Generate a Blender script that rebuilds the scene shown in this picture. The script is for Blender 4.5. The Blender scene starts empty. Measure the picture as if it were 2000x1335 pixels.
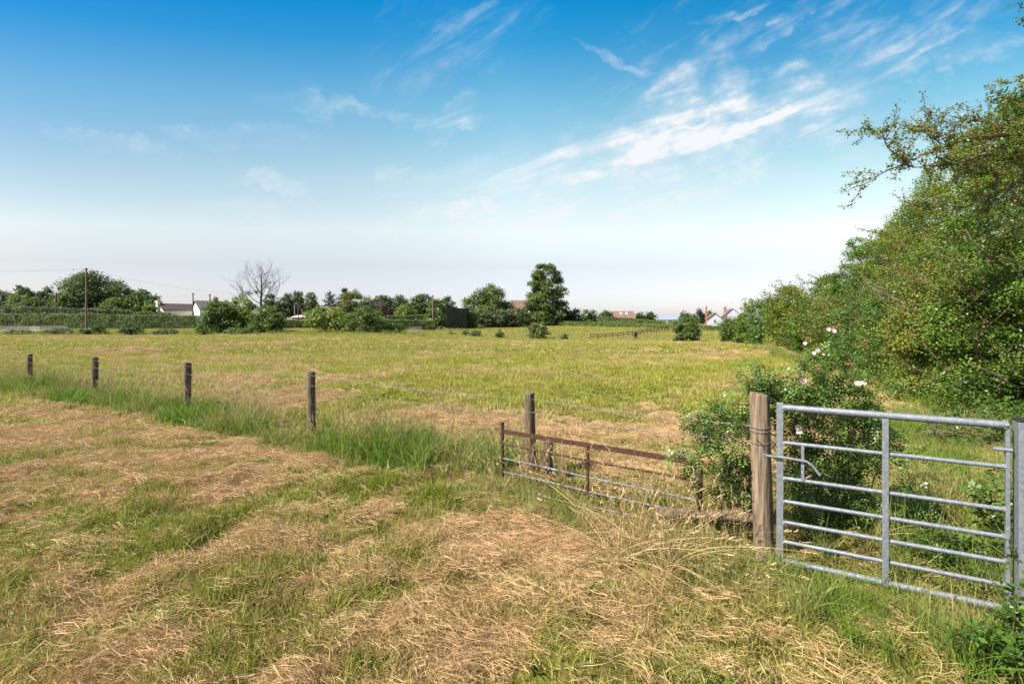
import bpy, bmesh, math, random
import numpy as np
from mathutils import Vector, Matrix, Euler


EXPOSURE, SUN_E, SKY_S = 1.4, 5.0, .085
SKY_TINT = [(0, (0.631, 0.625, 0.856)), (0.11, (1.005, 0.8, 0.703)), (0.18, (1.592, 1.193, 0.844)), (0.28, (1.509, 1.353, 0.939)), (0.41, (0.743, 1.205, 1.004)), (0.5, (0.164, 0.922, 1.04)), (0.55, (0.026, 0.822, 1.046)), (0.7, (0.009, 0.52, 0.889)), (1, (0.007, 0.348, 0.719))]
CLOUD_COL = (4.1, 4.2, 4.35)
CLOUDS = [(1370, 268, 400, 115, 17, 'A', .85, .16), (1230, 320, 290, 60, 17, 'AB', .75, .2), (1400, 262, 340, 66, 19, 'AB', .5, .12), (1280, 300, 460, 150, 15, 'A', .3, .10), (1480, 240, 240, 95, 12, 'B', .75, .06), (1520, 215, 220, 60, 8, 'AB', .8, .05), (1130, 345, 110, 22, 14, 'AB', .8, .25), (1330, 220, 240, 70, 20, 'D', .5, .05),
 (535, 362, 95, 28, -9, 'C', .7, .36), (790, 226, 190, 18, -5, 'AB', .7, .08), (885, 225, 70, 34, 30, 'AB', .8, .10), (600, 205, 150, 34, -8, 'C', .35, .06),
 (1860, 112, 190, 48, 16, 'AB', .95, .10), (1770, 150, 90, 20, 28, 'AB', .7, .10), (1720, 95, 230, 80, -10, 'B', .4, .03), (1150, 412, 380, 48, 4, 'A', .5, .24), (1080, 440, 420, 55, 0, 'A', .4, .2),
 (1430, 20, 100, 14, 17, 'B', .85, .15), (1530, 42, 100, 22, 28, 'B', .8, .12), (1205, 118, 105, 12, -27, 'AB', .5, .2), (1366, 86, 30, 30, 60, 'D', .5, .04), (1420, 130, 70, 45, -60, 'B', .4, .04),
 (880, 70, 230, 110, 20, 'D', .42, .02), (1350, 70, 300, 110, 30, 'D', .38, .02), (1750, 60, 300, 110, 20, 'D', .4, .03), (220, 285, 190, 26, -14, 'C', .4, .08), (480, 270, 200, 32, -4, 'C', .4, .07), (950, 350, 320, 48, 8, 'A', .45, .08),
 (620, 430, 320, 36, -4, 'C', .35, .12), (1750, 260, 250, 80, 8, 'B', .35, .05)]
GROUND_GREEN = [(.3, (.065, .072, .013)), (.7, (.19, .18, .032))]
GROUND_HAY = [(.3, (.10, .052, .022)), (.7, (.44, .27, .13))]  # darkened so the ground colour carries the shadow in crevices between straws
G_SHORT = ((.055, .088, .009), (.33, .345, .042)); G_FAR = ((.17, .19, .022), (.40, .38, .055)); G_TALL = ((.038, .095, .007), (.20, .30, .03))
DRY = (.52, .38, .165)
HAYC = ((.24, .13, .05), (.80, .54, .27), (.48, .32, .16))
S = bpy.context.scene
COL = S.collection
R = math.radians
F, CX, HY, CAMZ = 944.0, 1000.0, 625.0, 1.9       # focal length in photo pixels, centre column, horizon row, eye height
rng = np.random.default_rng(7)

# ------------------------------------------------------------------ noise and terrain
def _hash(ix, iy, seed):
    h = (ix.astype(np.int64)*374761393 + iy.astype(np.int64)*668265263 + seed*974711) & 0xFFFFFFFF
    h = ((h ^ (h >> 13))*1274126177) & 0xFFFFFFFF
    h = (h ^ (h >> 16)) & 0xFFFFFFFF
    return h/4294967295.0
def vnoise(x, y, s=0):
    x = np.asarray(x, float); y = np.asarray(y, float)
    ix, iy = np.floor(x), np.floor(y); fx, fy = x-ix, y-iy
    fx = fx*fx*(3-2*fx); fy = fy*fy*(3-2*fy)
    a = _hash(ix, iy, s); b = _hash(ix+1, iy, s); c = _hash(ix, iy+1, s); d = _hash(ix+1, iy+1, s)
    return (a*(1-fx)+b*fx)*(1-fy) + (c*(1-fx)+d*fx)*fy
def fbm(x, y, s=0, o=4):
    t, a, n = 0.0, .5, 0.0
    for k in range(o):
        t = t + a*vnoise(x*2**k+17.3*k, y*2**k-9.1*k, s+k); n += a; a *= .5
    return t/n
def sstep(a, b, x):
    t = np.clip((np.asarray(x, float)-a)/(b-a), 0, 1); return t*t*(3-2*t)

LY = [-60, 0, 15, 40, 85, 100, 130, 300, 900, 4000]; LZ = [0, 0, 0, -.25, -.8, 0, 0, 1.0, 1.5, 1.5]
RY = [-60, 0, 15, 40, 60, 80, 90, 103, 130, 150, 190, 300, 900, 4000]; RZ = [0, 0, 0, -.35, -.95, -1.75, -2.05, -2.1, -1.6, -1.1, .15, 1.2, 1.5, 1.5]
FENCE = [(-24, 19.4), (-16.6, 15.4), (-12.85, 13.6), (-10.0, 11.75), (-6.75, 10.0), (-3.25, 7.85), (.227, 5.79), (1.96, 3.74), (3.12, 2.93), (6.0, 1.6)]
def line_dist(x, y, pts):
    d = np.full(np.shape(x), 1e9)
    for (ax, ay), (bx, by) in zip(pts, pts[1:]):
        ux, uy = bx-ax, by-ay; L = ux*ux+uy*uy
        t = np.clip(((x-ax)*ux+(y-ay)*uy)/L, 0, 1)
        d = np.minimum(d, np.hypot(x-ax-t*ux, y-ay-t*uy))
    return d
def gz(x, y, bumps=True):
    x = np.asarray(x, float); y = np.asarray(y, float)
    t = sstep(-.35, 0, x/np.maximum(y, 3))
    z = np.interp(y, LY, LZ)*(1-t) + np.interp(y, RY, RZ)*t
    if bumps:
        near = 1-sstep(9, 40, np.hypot(x, y))
        z = z + (1-sstep(6, 14, np.hypot(x, y)))*.21*(fbm(x/.36, y/.26, 61, 2)-.5)
        z = z + near*(.10*(fbm(x/2.6, y/2.2, 3, 2)-.5) + .085*(fbm(x/.62+.3*y, y/.5, 11, 3)-.5))
        z = z + .22*(fbm(x/9, y/9, 5, 3)-.5)*sstep(8, 30, np.hypot(x, y))*(1-sstep(300, 600, np.hypot(x, y)))
    return z
def G(x, y): return float(gz(np.array([x]), np.array([y]))[0])
def at(px, Y): return ((px-CX)/F*Y, Y)
def zat(py, Y): return CAMZ + (HY-py)/F*Y

# how much cut dry hay lies on the ground at (x, y): 0 green .. 1 straw
PATCH = []
def hay(x, y):
    x = np.asarray(x, float); y = np.asarray(y, float)
    d = np.hypot(x, y)
    c, s = math.cos(.5), math.sin(.5)
    u, v = x*c+y*s, -x*s+y*c
    n = .42*fbm(u/.9, v/.4, 21, 3) + .26*fbm(u/.3, v/.17, 25, 2) + .32*fbm(x/2.6, y/2.0, 31, 3)
    far = .55*fbm(x/1.6, y/1.5, 41, 4)+.45*fbm(x/8, y/5, 43, 2)
    k = sstep(7, 16, d)
    m = n*(1-k) + far*k
    b = -.071*np.ones_like(x) - .045*sstep(9, 20, d)
    for px, Y, rx, ry, w in PATCH:
        X = (px-CX)/F*Y
        b = b + w*np.exp(-((x-X)/rx)**2-((y-Y)/ry)**2)
    strip = 1-sstep(.35, .9, line_dist(x, y, FENCE))
    h = sstep(.36, .66, m+b)
    h = h*(1-.85*strip)*(1-.8*sstep(82, 92, y))
    return h
PATCH += [(560, 11.6, 1.6, 1.0, .22), (820, 9.0, 1.8, 1.2, .2), (1060, 8.0, 1.4, 1.0, .2), (1350, 8.2, 1.2, 1.1, .18), (1200, 6.2, .9, .7, .12), (1380, 22, 3.2, 1.2, .12), (700, 15, 2.2, 1.0, .10),
          (300, 5.9, 1.6, .7, .14), (150, 4.4, 1.3, .5, -.1), (620, 4.1, 1.0, .6, .1), (470, 3.3, .5, .5, -.06), (1290, 3.1, .6, .35, .16), (1100, 3.35, .5, .5, -.12), (900, 2.9, .5, .4, .12),
          (250, 3.1, .9, .35, -.1), (250, 9.3, 2.0, .7, .15), (90, 8.0, 1.6, .7, .12), (640, 5.3, .8, .45, -.14), (960, 4.3, .5, .3, .1), (1000, 2.55, .4, .25, -.1), (1750, 5.2, .9, 1.2, -.25), (1600, 2.75, .6, .3, -.1), (1500, 2.9, .8, .35, -.12), (1300, 2.5, .7, .2, -.12), (1850, 2.7, .6, .3, -.15)]

# ------------------------------------------------------------------ materials
def nt_new(name):
    m = bpy.data.materials.new(name); m.use_nodes = True
    n = m.node_tree.nodes; n.clear()
    return m, n, m.node_tree.links
def N(nodes, kind, **kw):
    n = nodes.new(kind)
    for k, v in kw.items():
        if k.startswith('i_'):
            key = k[2:]; n.inputs[int(key) if key.isdigit() else key].default_value = v
        else: setattr(n, k, v)
    return n
def col4(c): return (c[0], c[1], c[2], 1)
def ramp(nodes, stops):
    r = nodes.new('ShaderNodeValToRGB'); e = r.color_ramp.elements
    stops = sorted(stops, key=lambda q: q[0])
    e[0].position, e[0].color = stops[0][0], col4(stops[0][1]); e[1].position, e[1].color = stops[-1][0], col4(stops[-1][1])
    for p, c in stops[1:-1]: e.new(p).color = col4(c)
    return r

def mat_leaf(name, dark, light, rust=None, rust_amt=.06, trans=.35, rough=.5):
    m, n, l = nt_new(name)
    a = N(n, 'ShaderNodeAttribute', attribute_name='tone')
    stops = [(0, dark), (.85, light)]
    if rust: stops = [(0, dark), (1-rust_amt-.06, light), (1-rust_amt, rust), (1, tuple(c*.8 for c in rust))]
    r = ramp(n, stops); l.new(a.outputs['Fac'], r.inputs[0])
    p = N(n, 'ShaderNodeBsdfPrincipled', i_Roughness=rough); p.inputs['Specular IOR Level'].default_value = .35
    t = N(n, 'ShaderNodeBsdfTranslucent')
    h = N(n, 'ShaderNodeHueSaturation', i_Saturation=1.1, i_Value=1.25)
    l.new(r.outputs[0], p.inputs['Base Color']); l.new(r.outputs[0], h.inputs['Color']); l.new(h.outputs[0], t.inputs['Color'])
    mx = N(n, 'ShaderNodeMixShader', i_0=trans); l.new(p.outputs[0], mx.inputs[1]); l.new(t.outputs[0], mx.inputs[2])
    o = N(n, 'ShaderNodeOutputMaterial'); l.new(mx.outputs[0], o.inputs[0])
    return m
def mat_blade(name, dark, light, dry, trans=.4):
    """grass blade: tone (per blade) runs dark..light, the instance's tint runs green..dry"""
    m, n, l = nt_new(name)
    a = N(n, 'ShaderNodeAttribute', attribute_name='tone')
    b = N(n, 'ShaderNodeAttribute', attribute_name='tint', attribute_type='INSTANCER')
    r = ramp(n, [(0, dark), (1, light)]); l.new(a.outputs['Fac'], r.inputs[0])
    d = ramp(n, [(0, tuple(c*.55 for c in dry)), (1, tuple(c*1.2 for c in dry))]); l.new(a.outputs['Fac'], d.inputs[0])
    mx = N(n, 'ShaderNodeMix', data_type='RGBA'); l.new(b.outputs['Fac'], mx.inputs[0]); l.new(r.outputs[0], mx.inputs[6]); l.new(d.outputs[0], mx.inputs[7])
    p = N(n, 'ShaderNodeBsdfPrincipled', i_Roughness=.55); p.inputs['Specular IOR Level'].default_value = .3
    t = N(n, 'ShaderNodeBsdfTranslucent')
    l.new(mx.outputs[2], p.inputs['Base Color']); l.new(mx.outputs[2], t.inputs['Color'])
    s = N(n, 'ShaderNodeMixShader', i_0=trans); l.new(p.outputs[0], s.inputs[1]); l.new(t.outputs[0], s.inputs[2])
    o = N(n, 'ShaderNodeOutputMaterial'); l.new(s.outputs[0], o.inputs[0])
    return m
def mat_noise(name, c1, c2, scale=(1, 1, 1), nscale=6, rough=.8, metal=0, bump=.3, c3=None, detail=5, spec=.3, dist=.02):
    m, n, l = nt_new(name)
    tc = N(n, 'ShaderNodeTexCoord'); mp = N(n, 'ShaderNodeMapping'); mp.inputs['Scale'].default_value = scale
    l.new(tc.outputs['Object'], mp.inputs[0])
    nz = N(n, 'ShaderNodeTexNoise', i_Scale=nscale, i_Detail=detail, i_Roughness=.6); l.new(mp.outputs[0], nz.inputs[0])
    st = [(.3, c1), (.7, c2)]
    if c3: st = [(.3, c1), (.52, c2), (.68, c3)]
    r = ramp(n, st); l.new(nz.outputs[0], r.inputs[0])
    p = N(n, 'ShaderNodeBsdfPrincipled', i_Roughness=rough, i_Metallic=metal); p.inputs['Specular IOR Level'].default_value = spec
    l.new(r.outputs[0], p.inputs['Base Color'])
    if bump:
        b = N(n, 'ShaderNodeBump', i_Strength=bump, i_Distance=dist); l.new(nz.outputs[0], b.inputs['Height']); l.new(b.outputs[0], p.inputs['Normal'])
    o = N(n, 'ShaderNodeOutputMaterial'); l.new(p.outputs[0], o.inputs[0])
    return m
def mat_courses(name, c1, c2, mortar, sx, sy, rough=.85):
    """brick or tile courses in object space"""
    m, n, l = nt_new(name)
    tc = N(n, 'ShaderNodeTexCoord'); sp = N(n, 'ShaderNodeSeparateXYZ'); l.new(tc.outputs['Object'], sp.inputs[0])
    ad = N(n, 'ShaderNodeMath', operation='ADD'); l.new(sp.outputs[0], ad.inputs[0]); l.new(sp.outputs[1], ad.inputs[1])
    cb = N(n, 'ShaderNodeCombineXYZ'); l.new(ad.outputs[0], cb.inputs[0]); l.new(sp.outputs[2], cb.inputs[1])
    bt = N(n, 'ShaderNodeTexBrick', i_Color1=col4(c1), i_Color2=col4(c2), i_Mortar=col4(mortar), i_Scale=1.0)
    bt.inputs['Brick Width'].default_value = sx; bt.inputs['Row Height'].default_value = sy; bt.inputs['Mortar Size'].default_value = .012
    l.new(cb.outputs[0], bt.inputs[0])
    nz = N(n, 'ShaderNodeTexNoise', i_Scale=1.3, i_Detail=4); l.new(tc.outputs['Object'], nz.inputs[0])
    mx = N(n, 'ShaderNodeMix', data_type='RGBA', blend_type='MULTIPLY', i_0=.5); rp = ramp(n, [(.3, (.55, .55, .55)), (.7, (1.2, 1.2, 1.2))])
    l.new(nz.outputs[0], rp.inputs[0]); l.new(bt.outputs[0], mx.inputs[6]); l.new(rp.outputs[0], mx.inputs[7])
    p = N(n, 'ShaderNodeBsdfPrincipled', i_Roughness=rough); l.new(mx.outputs[2], p.inputs['Base Color'])
    o = N(n, 'ShaderNodeOutputMaterial'); l.new(p.outputs[0], o.inputs[0])
    return m

# ------------------------------------------------------------------ mesh helpers
def link(name, me, mat=None, parent=None):
    o = bpy.data.objects.new(name, me); COL.objects.link(o)
    if mat is not None and me is not None: me.materials.append(mat)
    if parent is not None: o.parent = parent
    return o
def tag(o, label=None, cat=None, group=None, kind=None):
    if label: o['label'] = label
    if cat: o['category'] = cat
    if group: o['group'] = group
    if kind: o['kind'] = kind
    return o
def empty(name, loc, label, cat, group=None, rz=0):
    o = bpy.data.objects.new(name, None); COL.objects.link(o); o.location = loc; o.rotation_euler = (0, 0, rz)
    o.empty_display_size = .2
    return tag(o, label, cat, group)
def quads(name, V, tone=None):
    """V: (n,4,3) separate quads"""
    V = np.ascontiguousarray(V, dtype=np.float32); n = len(V)
    me = bpy.data.meshes.new(name)
    me.vertices.add(4*n); me.vertices.foreach_set('co', V.reshape(-1))
    me.loops.add(4*n); me.loops.foreach_set('vertex_index', np.arange(4*n, dtype=np.int32))
    me.polygons.add(n); me.polygons.foreach_set('loop_start', np.arange(0, 4*n, 4, dtype=np.int32))
    me.update(calc_edges=True)
    if tone is not None:
        a = me.attributes.new('tone', 'FLOAT', 'POINT'); a.data.foreach_set('value', np.repeat(np.asarray(tone, dtype=np.float32), 4))
    return me
def unit(v): return v/np.maximum(np.linalg.norm(v, axis=-1, keepdims=True), 1e-9)
def leaf_quads(c, nrm, size, aspect=.6, r=rng):
    n = len(c); size = np.broadcast_to(np.asarray(size, float), (n,))[:, None]
    t = unit(np.cross(nrm, r.normal(size=(n, 3)))); b = np.cross(nrm, t)
    fold = nrm*size*.12*r.normal(size=(n, 1))
    off = (r.random((n, 1))-.5)*.3
    V = np.stack([c-t*size*.5, c+b*size*aspect*.5+fold+t*size*off, c+t*size*.5, c-b*size*aspect*.5+fold+t*size*off], axis=1)
    return V
class MB:
    """collects shapes into ONE mesh"""
    def __init__(s): s.v = []; s.f = []
    def add(s, V, Fc):
        o = len(s.v); s.v += [tuple(p) for p in V]; s.f += [tuple(i+o for i in f) for f in Fc]; return s
    def box(s, lo, hi, rot=None, origin=(0, 0, 0)):
        x0, y0, z0 = lo; x1, y1, z1 = hi
        V = [(x0, y0, z0), (x1, y0, z0), (x1, y1, z0), (x0, y1, z0), (x0, y0, z1), (x1, y0, z1), (x1, y1, z1), (x0, y1, z1)]
        if rot is not None: V = [tuple(rot @ Vector(p) + Vector(origin)) for p in V]
        return s.add(V, [(0, 3, 2, 1), (4, 5, 6, 7), (0, 1, 5, 4), (1, 2, 6, 5), (2, 3, 7, 6), (3, 0, 4, 7)])
    def beam(s, a, b, w, h, up=(0, 0, 1)):
        a, b = Vector(a), Vector(b); d = b-a; L = d.length; d.normalize()
        y = Vector(up).cross(d)
        if y.length < 1e-4: y = Vector((0, 1, 0)).cross(d)
        y.normalize(); z = d.cross(y)
        M = Matrix((d, y, z)).transposed()
        return s.box((0, -w/2, -h/2), (L, w/2, h/2), M, a)
    def tube(s, pts, radii, n=8, cap=True):
        P = [Vector(p) for p in pts]; k = len(P)
        if isinstance(radii, (int, float)): radii = [radii]*k
        V = []; prev = None
        for i, p in enumerate(P):
            d = (P[min(i+1, k-1)]-P[max(i-1, 0)])
            if d.length < 1e-9: d = Vector((0, 0, 1))
            d.normalize()
            if prev is None:
                a = d.orthogonal().normalized()
            else:
                a = prev - d*prev.dot(d)
                if a.length < 1e-6: a = d.orthogonal()
                a.normalize()
            prev = a; b = d.cross(a)
            for j in range(n):
                t = 2*math.pi*j/n
                V.append(p + (a*math.cos(t)+b*math.sin(t))*radii[i])
        Fc = [(i*n+j, i*n+(j+1) % n, (i+1)*n+(j+1) % n, (i+1)*n+j) for i in range(k-1) for j in range(n)]
        if cap:
            Fc.append(tuple(range(n-1, -1, -1))); Fc.append(tuple((k-1)*n+j for j in range(n)))
        return s.add(V, Fc)
    def build(s, name, mat, parent=None, smooth=False, bevel=0):
        me = bpy.data.meshes.new(name); me.from_pydata(s.v, [], s.f); me.update()
        if smooth:
            me.shade_smooth()
            try: me.set_sharp_from_angle(angle=R(40))
            except Exception: pass
        o = link(name, me, mat, parent)
        if bevel:
            m = o.modifiers.new('bevel', 'BEVEL'); m.width = bevel; m.segments = 2; m.limit_method = 'ANGLE'
        return o
# ------------------------------------------------------------------ camera, sun, sky
cam = bpy.data.cameras.new('camera'); cam.sensor_width = 36; cam.lens = 36*F/2000; cam.shift_y = -(667.5-HY)/2000
cam.clip_end = 9000; cam.clip_start = .05
camo = bpy.data.objects.new('camera', cam); COL.objects.link(camo)
camo.location = (0, 0, CAMZ); camo.rotation_euler = (R(90), 0, 0); S.camera = camo
S.view_settings.view_transform = 'Standard'; S.view_settings.look = 'None'; S.view_settings.gamma = 1; S.view_settings.exposure = EXPOSURE
SUN_EL, SUN_AZ = R(47), math.atan2(-.87, -.40)          # azimuth measured from +Y towards +X
sd = Vector((math.sin(SUN_AZ)*math.cos(SUN_EL), math.cos(SUN_AZ)*math.cos(SUN_EL), math.sin(SUN_EL)))
sl = bpy.data.lights.new('sun', 'SUN'); sl.energy = SUN_E; sl.angle = R(.53); sl.color = (1, .955, .87)
so = bpy.data.objects.new('sun', sl); COL.objects.link(so); so.rotation_euler = sd.to_track_quat('Z', 'Y').to_euler(); so.location = (-30, -10, 40)

w = bpy.data.worlds.new('World'); S.world = w; w.use_nodes = True
n = w.node_tree.nodes; l = w.node_tree.links; n.clear()
sky = N(n, 'ShaderNodeTexSky', sky_type='NISHITA'); sky.sun_disc = False; sky.sun_elevation = SUN_EL; sky.sun_rotation = SUN_AZ % (2*math.pi)
sky.air_density = 1.0; sky.dust_density = .6; sky.ozone_density = 2.0; sky.altitude = 50
tc = N(n, 'ShaderNodeTexCoord'); sp = N(n, 'ShaderNodeSeparateXYZ'); l.new(tc.outputs['Generated'], sp.inputs[0])
def M(op, a, b=None, c=None, clamp=False):
    k = N(n, 'ShaderNodeMath', operation=op); k.use_clamp = clamp
    for i, v in enumerate((a, b, c)):
        if v is None: continue
        if isinstance(v, (int, float)): k.inputs[i].default_value = v
        else: l.new(v, k.inputs[i])
    return k.outputs[0]
yy = M('MAXIMUM', sp.outputs[1], .08)
U = M('DIVIDE', sp.outputs[0], yy); Vv = M('DIVIDE', sp.outputs[2], yy)
# colour of the clear air by height above the horizon
# (deeper blue away from the sun, as through a polariser; paler all round the sun behind the viewer)
ex2 = M('ADD', M('ADD', M('MULTIPLY', sp.outputs[1], sp.outputs[1]), M('MULTIPLY', sp.outputs[2], sp.outputs[2])), M('MULTIPLY', M('MULTIPLY', sp.outputs[0], sp.outputs[0]), .25))
el = M('DIVIDE', M('MAXIMUM', sp.outputs[2], 0.0), M('SQRT', M('MAXIMUM', ex2, 1e-4)), clamp=True)
ahead = N(n, 'ShaderNodeMapRange', interpolation_type='SMOOTHSTEP'); ahead.inputs[1].default_value = -.35; ahead.inputs[2].default_value = .2; l.new(sp.outputs[1], ahead.inputs[0])
tint = ramp(n, SKY_TINT); l.new(el, tint.inputs[0])
clear = N(n, 'ShaderNodeMix', data_type='RGBA', blend_type='MULTIPLY'); l.new(ahead.outputs[0], clear.inputs[0]); l.new(sky.outputs[0], clear.inputs[6]); l.new(tint.outputs[0], clear.inputs[7])
clear.clamp_result = False
azr = ramp(n, [(0, (.48, .51, .62)), (.165, (.56, .60, .71)), (.5, (1, 1, 1)), (.73, (.87,)*3), (1, (.75,)*3)]); l.new(M('MULTIPLY_ADD', sp.outputs[0], .5, .5), azr.inputs[0])
clear2 = N(n, 'ShaderNodeMix', data_type='RGBA', blend_type='MULTIPLY'); clear2.clamp_result = False
azf = N(n, 'ShaderNodeMapRange'); azf.inputs[1].default_value = 0; azf.inputs[2].default_value = .28; azf.inputs[3].default_value = .15; azf.inputs[4].default_value = 1; l.new(el, azf.inputs[0])
l.new(M('MULTIPLY', ahead.outputs[0], azf.outputs[0]), clear2.inputs[0]); l.new(clear.outputs[2], clear2.inputs[6]); l.new(azr.outputs[0], clear2.inputs[7])
def streak_noise(ang, sx, sy, off, detail=7, dist=.6, lo=.42, hi=.72):
    c_, s_ = math.cos(ang), math.sin(ang)
    a = M('ADD', M('MULTIPLY', U, c_), M('MULTIPLY', Vv, s_)); b = M('SUBTRACT', M('MULTIPLY', Vv, c_), M('MULTIPLY', U, s_))
    cb = N(n, 'ShaderNodeCombineXYZ', i_2=off); l.new(M('MULTIPLY', a, sx), cb.inputs[0]); l.new(M('MULTIPLY', b, sy), cb.inputs[1])
    z = N(n, 'ShaderNodeTexNoise', i_Scale=1.0, i_Detail=detail, i_Roughness=.62, i_Distortion=dist); l.new(cb.outputs[0], z.inputs[0])
    mr = N(n, 'ShaderNodeMapRange', interpolation_type='SMOOTHSTEP'); mr.inputs[1].default_value = lo; mr.inputs[2].default_value = hi
    l.new(z.outputs[0], mr.inputs[0]); return mr.outputs[0]
wob = N(n, 'ShaderNodeTexNoise', i_Scale=7.0, i_Detail=7, i_Roughness=.6); cbw = N(n, 'ShaderNodeCombineXYZ'); l.new(U, cbw.inputs[0]); l.new(Vv, cbw.inputs[1]); l.new(cbw.outputs[0], wob.inputs[0])
wv = M('MULTIPLY', M('SUBTRACT', wob.outputs[0], .5), .30)
def blob(px, py, hl, hw, deg, wobble=1.0, sharp=(1.0, 0.0)):
    u0, v0, a, b = (px-CX)/F, (HY-py)/F, hl/F, hw/F
    c_, s_ = math.cos(R(deg)), math.sin(R(deg))
    du = M('SUBTRACT', U, u0); dv = M('ADD', M('SUBTRACT', Vv, v0), M('MULTIPLY', wv, wobble*min(1, hw/60+.25)))
    p = M('DIVIDE', M('ADD', M('MULTIPLY', du, c_), M('MULTIPLY', dv, s_)), a); q = M('DIVIDE', M('SUBTRACT', M('MULTIPLY', dv, c_), M('MULTIPLY', du, s_)), b)
    r2 = M('ADD', M('MULTIPLY', p, p), M('MULTIPLY', q, q))
    mr = N(n, 'ShaderNodeMapRange', interpolation_type='SMOOTHSTEP'); mr.inputs[1].default_value = sharp[0]; mr.inputs[2].default_value = sharp[1]
    l.new(r2, mr.inputs[0]); return mr.outputs[0]
nA = streak_noise(R(16), 2.6, 17, 3.1, lo=.42, hi=.78); nB = streak_noise(R(22), 5, 34, 7.7, lo=.42, hi=.78); nC = streak_noise(R(-8), 3.5, 16, 1.3, lo=.44, hi=.76); nD = streak_noise(R(35), 4, 20, 5.5, lo=.46, hi=.78)
iso = streak_noise(R(20), 16, 26, 9.3, detail=9, dist=.9, lo=.30, hi=.70); big = streak_noise(R(-20), 4.5, 6.5, 4.4, detail=5, dist=.5, lo=.36, hi=.62)
br = M('MULTIPLY', M('MULTIPLY_ADD', iso, .75, .35), M('MULTIPLY_ADD', big, .6, .5))
nA = M('MULTIPLY', nA, M('MULTIPLY_ADD', iso, .6, .55)); nB, nC, nD = [M('MULTIPLY', q, br) for q in (nB, nC, nD)]
nAB = M('ADD', M('MULTIPLY', nA, .65), M('MULTIPLY', nB, .45), clamp=True)
clouds = None
def addc(mask, noise, k, base=0.0):
    global clouds
    v = M('MULTIPLY', mask, M('ADD', M('MULTIPLY', noise, k), M('MULTIPLY', br, base)))
    clouds = v if clouds is None else M('ADD', clouds, v)
for px, py, hl, hw, deg, nz, k, base in CLOUDS:
    addc(blob(px, py, hl, hw, deg), {'A': nA, 'B': nB, 'C': nC, 'D': nD, 'AB': nAB}[nz], k, base)
cl = M('MULTIPLY', clouds, 1.0, clamp=True)
mixc = N(n, 'ShaderNodeMix', data_type='RGBA'); mixc.inputs[7].default_value = col4(CLOUD_COL)
l.new(cl, mixc.inputs[0]); l.new(clear2.outputs[2], mixc.inputs[6])
bg = N(n, 'ShaderNodeBackground', i_Strength=SKY_S); l.new(mixc.outputs[2], bg.inputs[0])
ow = N(n, 'ShaderNodeOutputWorld'); l.new(bg.outputs[0], ow.inputs[0])

# ------------------------------------------------------------------ ground
def axis(parts):
    out = [np.arange(a, b, st) for a, b, st in parts]; return np.concatenate(out+[[parts[-1][1]]])
gx = np.concatenate([-np.geomspace(2500, 45, 22)[:-1], axis([(-45, -20, 1.2), (-20, -9, .3), (-9, 9, .085), (9, 20, .3), (20, 60, 1.2)]), np.geomspace(66, 2500, 22)])
gy = np.concatenate([axis([(-60, -6, 6), (-6, 1.2, .6), (1.2, 7, .07), (7, 12, .11), (12, 22, .25), (22, 50, .7), (50, 120, 1.6), (120, 220, 5)]), np.geomspace(235, 4000, 20)])
XX, YY = np.meshgrid(gx, gy); ZZ = gz(XX, YY); HH = hay(XX, YY)
me = bpy.data.meshes.new('meadow_ground'); nx, ny = len(gx), len(gy)
co = np.stack([XX, YY, ZZ], -1).reshape(-1, 3)
ii = np.arange(nx*ny).reshape(ny, nx)
fc = np.stack([ii[:-1, :-1], ii[:-1, 1:], ii[1:, 1:], ii[1:, :-1]], -1).reshape(-1, 4)
me.vertices.add(len(co)); me.vertices.foreach_set('co', co.astype(np.float32).reshape(-1))
me.loops.add(fc.size); me.loops.foreach_set('vertex_index', fc.astype(np.int32).reshape(-1))
me.polygons.add(len(fc)); me.polygons.foreach_set('loop_start', np.arange(0, fc.size, 4, dtype=np.int32)); me.update(calc_edges=True)
me.shade_smooth()
a = me.attributes.new('hay', 'FLOAT', 'POINT'); a.data.foreach_set('value', HH.reshape(-1).astype(np.float32))
m, n, l = nt_new('meadow_turf')
hat = N(n, 'ShaderNodeAttribute', attribute_name='hay'); ge = N(n, 'ShaderNodeNewGeometry')
def gnoise(scale, sc=(1, 1, 1), det=6, rough=.65):
    mp = N(n, 'ShaderNodeMapping'); mp.inputs['Scale'].default_value = sc; l.new(ge.outputs['Position'], mp.inputs[0])
    z = N(n, 'ShaderNodeTexNoise', i_Scale=scale, i_Detail=det, i_Roughness=rough); l.new(mp.outputs[0], z.inputs[0]); return z.outputs[0]
n1 = gnoise(1.1, (1, .6, 1)); n2 = gnoise(14, (1, 1, 1), 4, .7); n3 = gnoise(.16, (1, .8, 1), 5)
def fibre(ang, off):
    mp = N(n, 'ShaderNodeMapping'); mp.inputs['Scale'].default_value = (75, 8, 8); mp.inputs['Rotation'].default_value = (0, 0, ang); mp.inputs['Location'].default_value = (off, off, 0); l.new(ge.outputs['Position'], mp.inputs[0])
    z = N(n, 'ShaderNodeTexNoise', i_Scale=1.0, i_Detail=3, i_Roughness=.6, i_Distortion=.8); l.new(mp.outputs[0], z.inputs[0]); return z.outputs[0]
fa = N(n, 'ShaderNodeMath', operation='MAXIMUM'); l.new(fibre(.6, 3), fa.inputs[0]); l.new(fibre(-.7, 8), fa.inputs[1])
fb = N(n, 'ShaderNodeMath', operation='MAXIMUM'); l.new(fa.outputs[0], fb.inputs[0]); l.new(fibre(1.6, 5), fb.inputs[1])
green = ramp(n, GROUND_GREEN); l.new(n1, green.inputs[0])
tan = ramp(n, GROUND_HAY); l.new(n2, tan.inputs[0])
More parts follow.
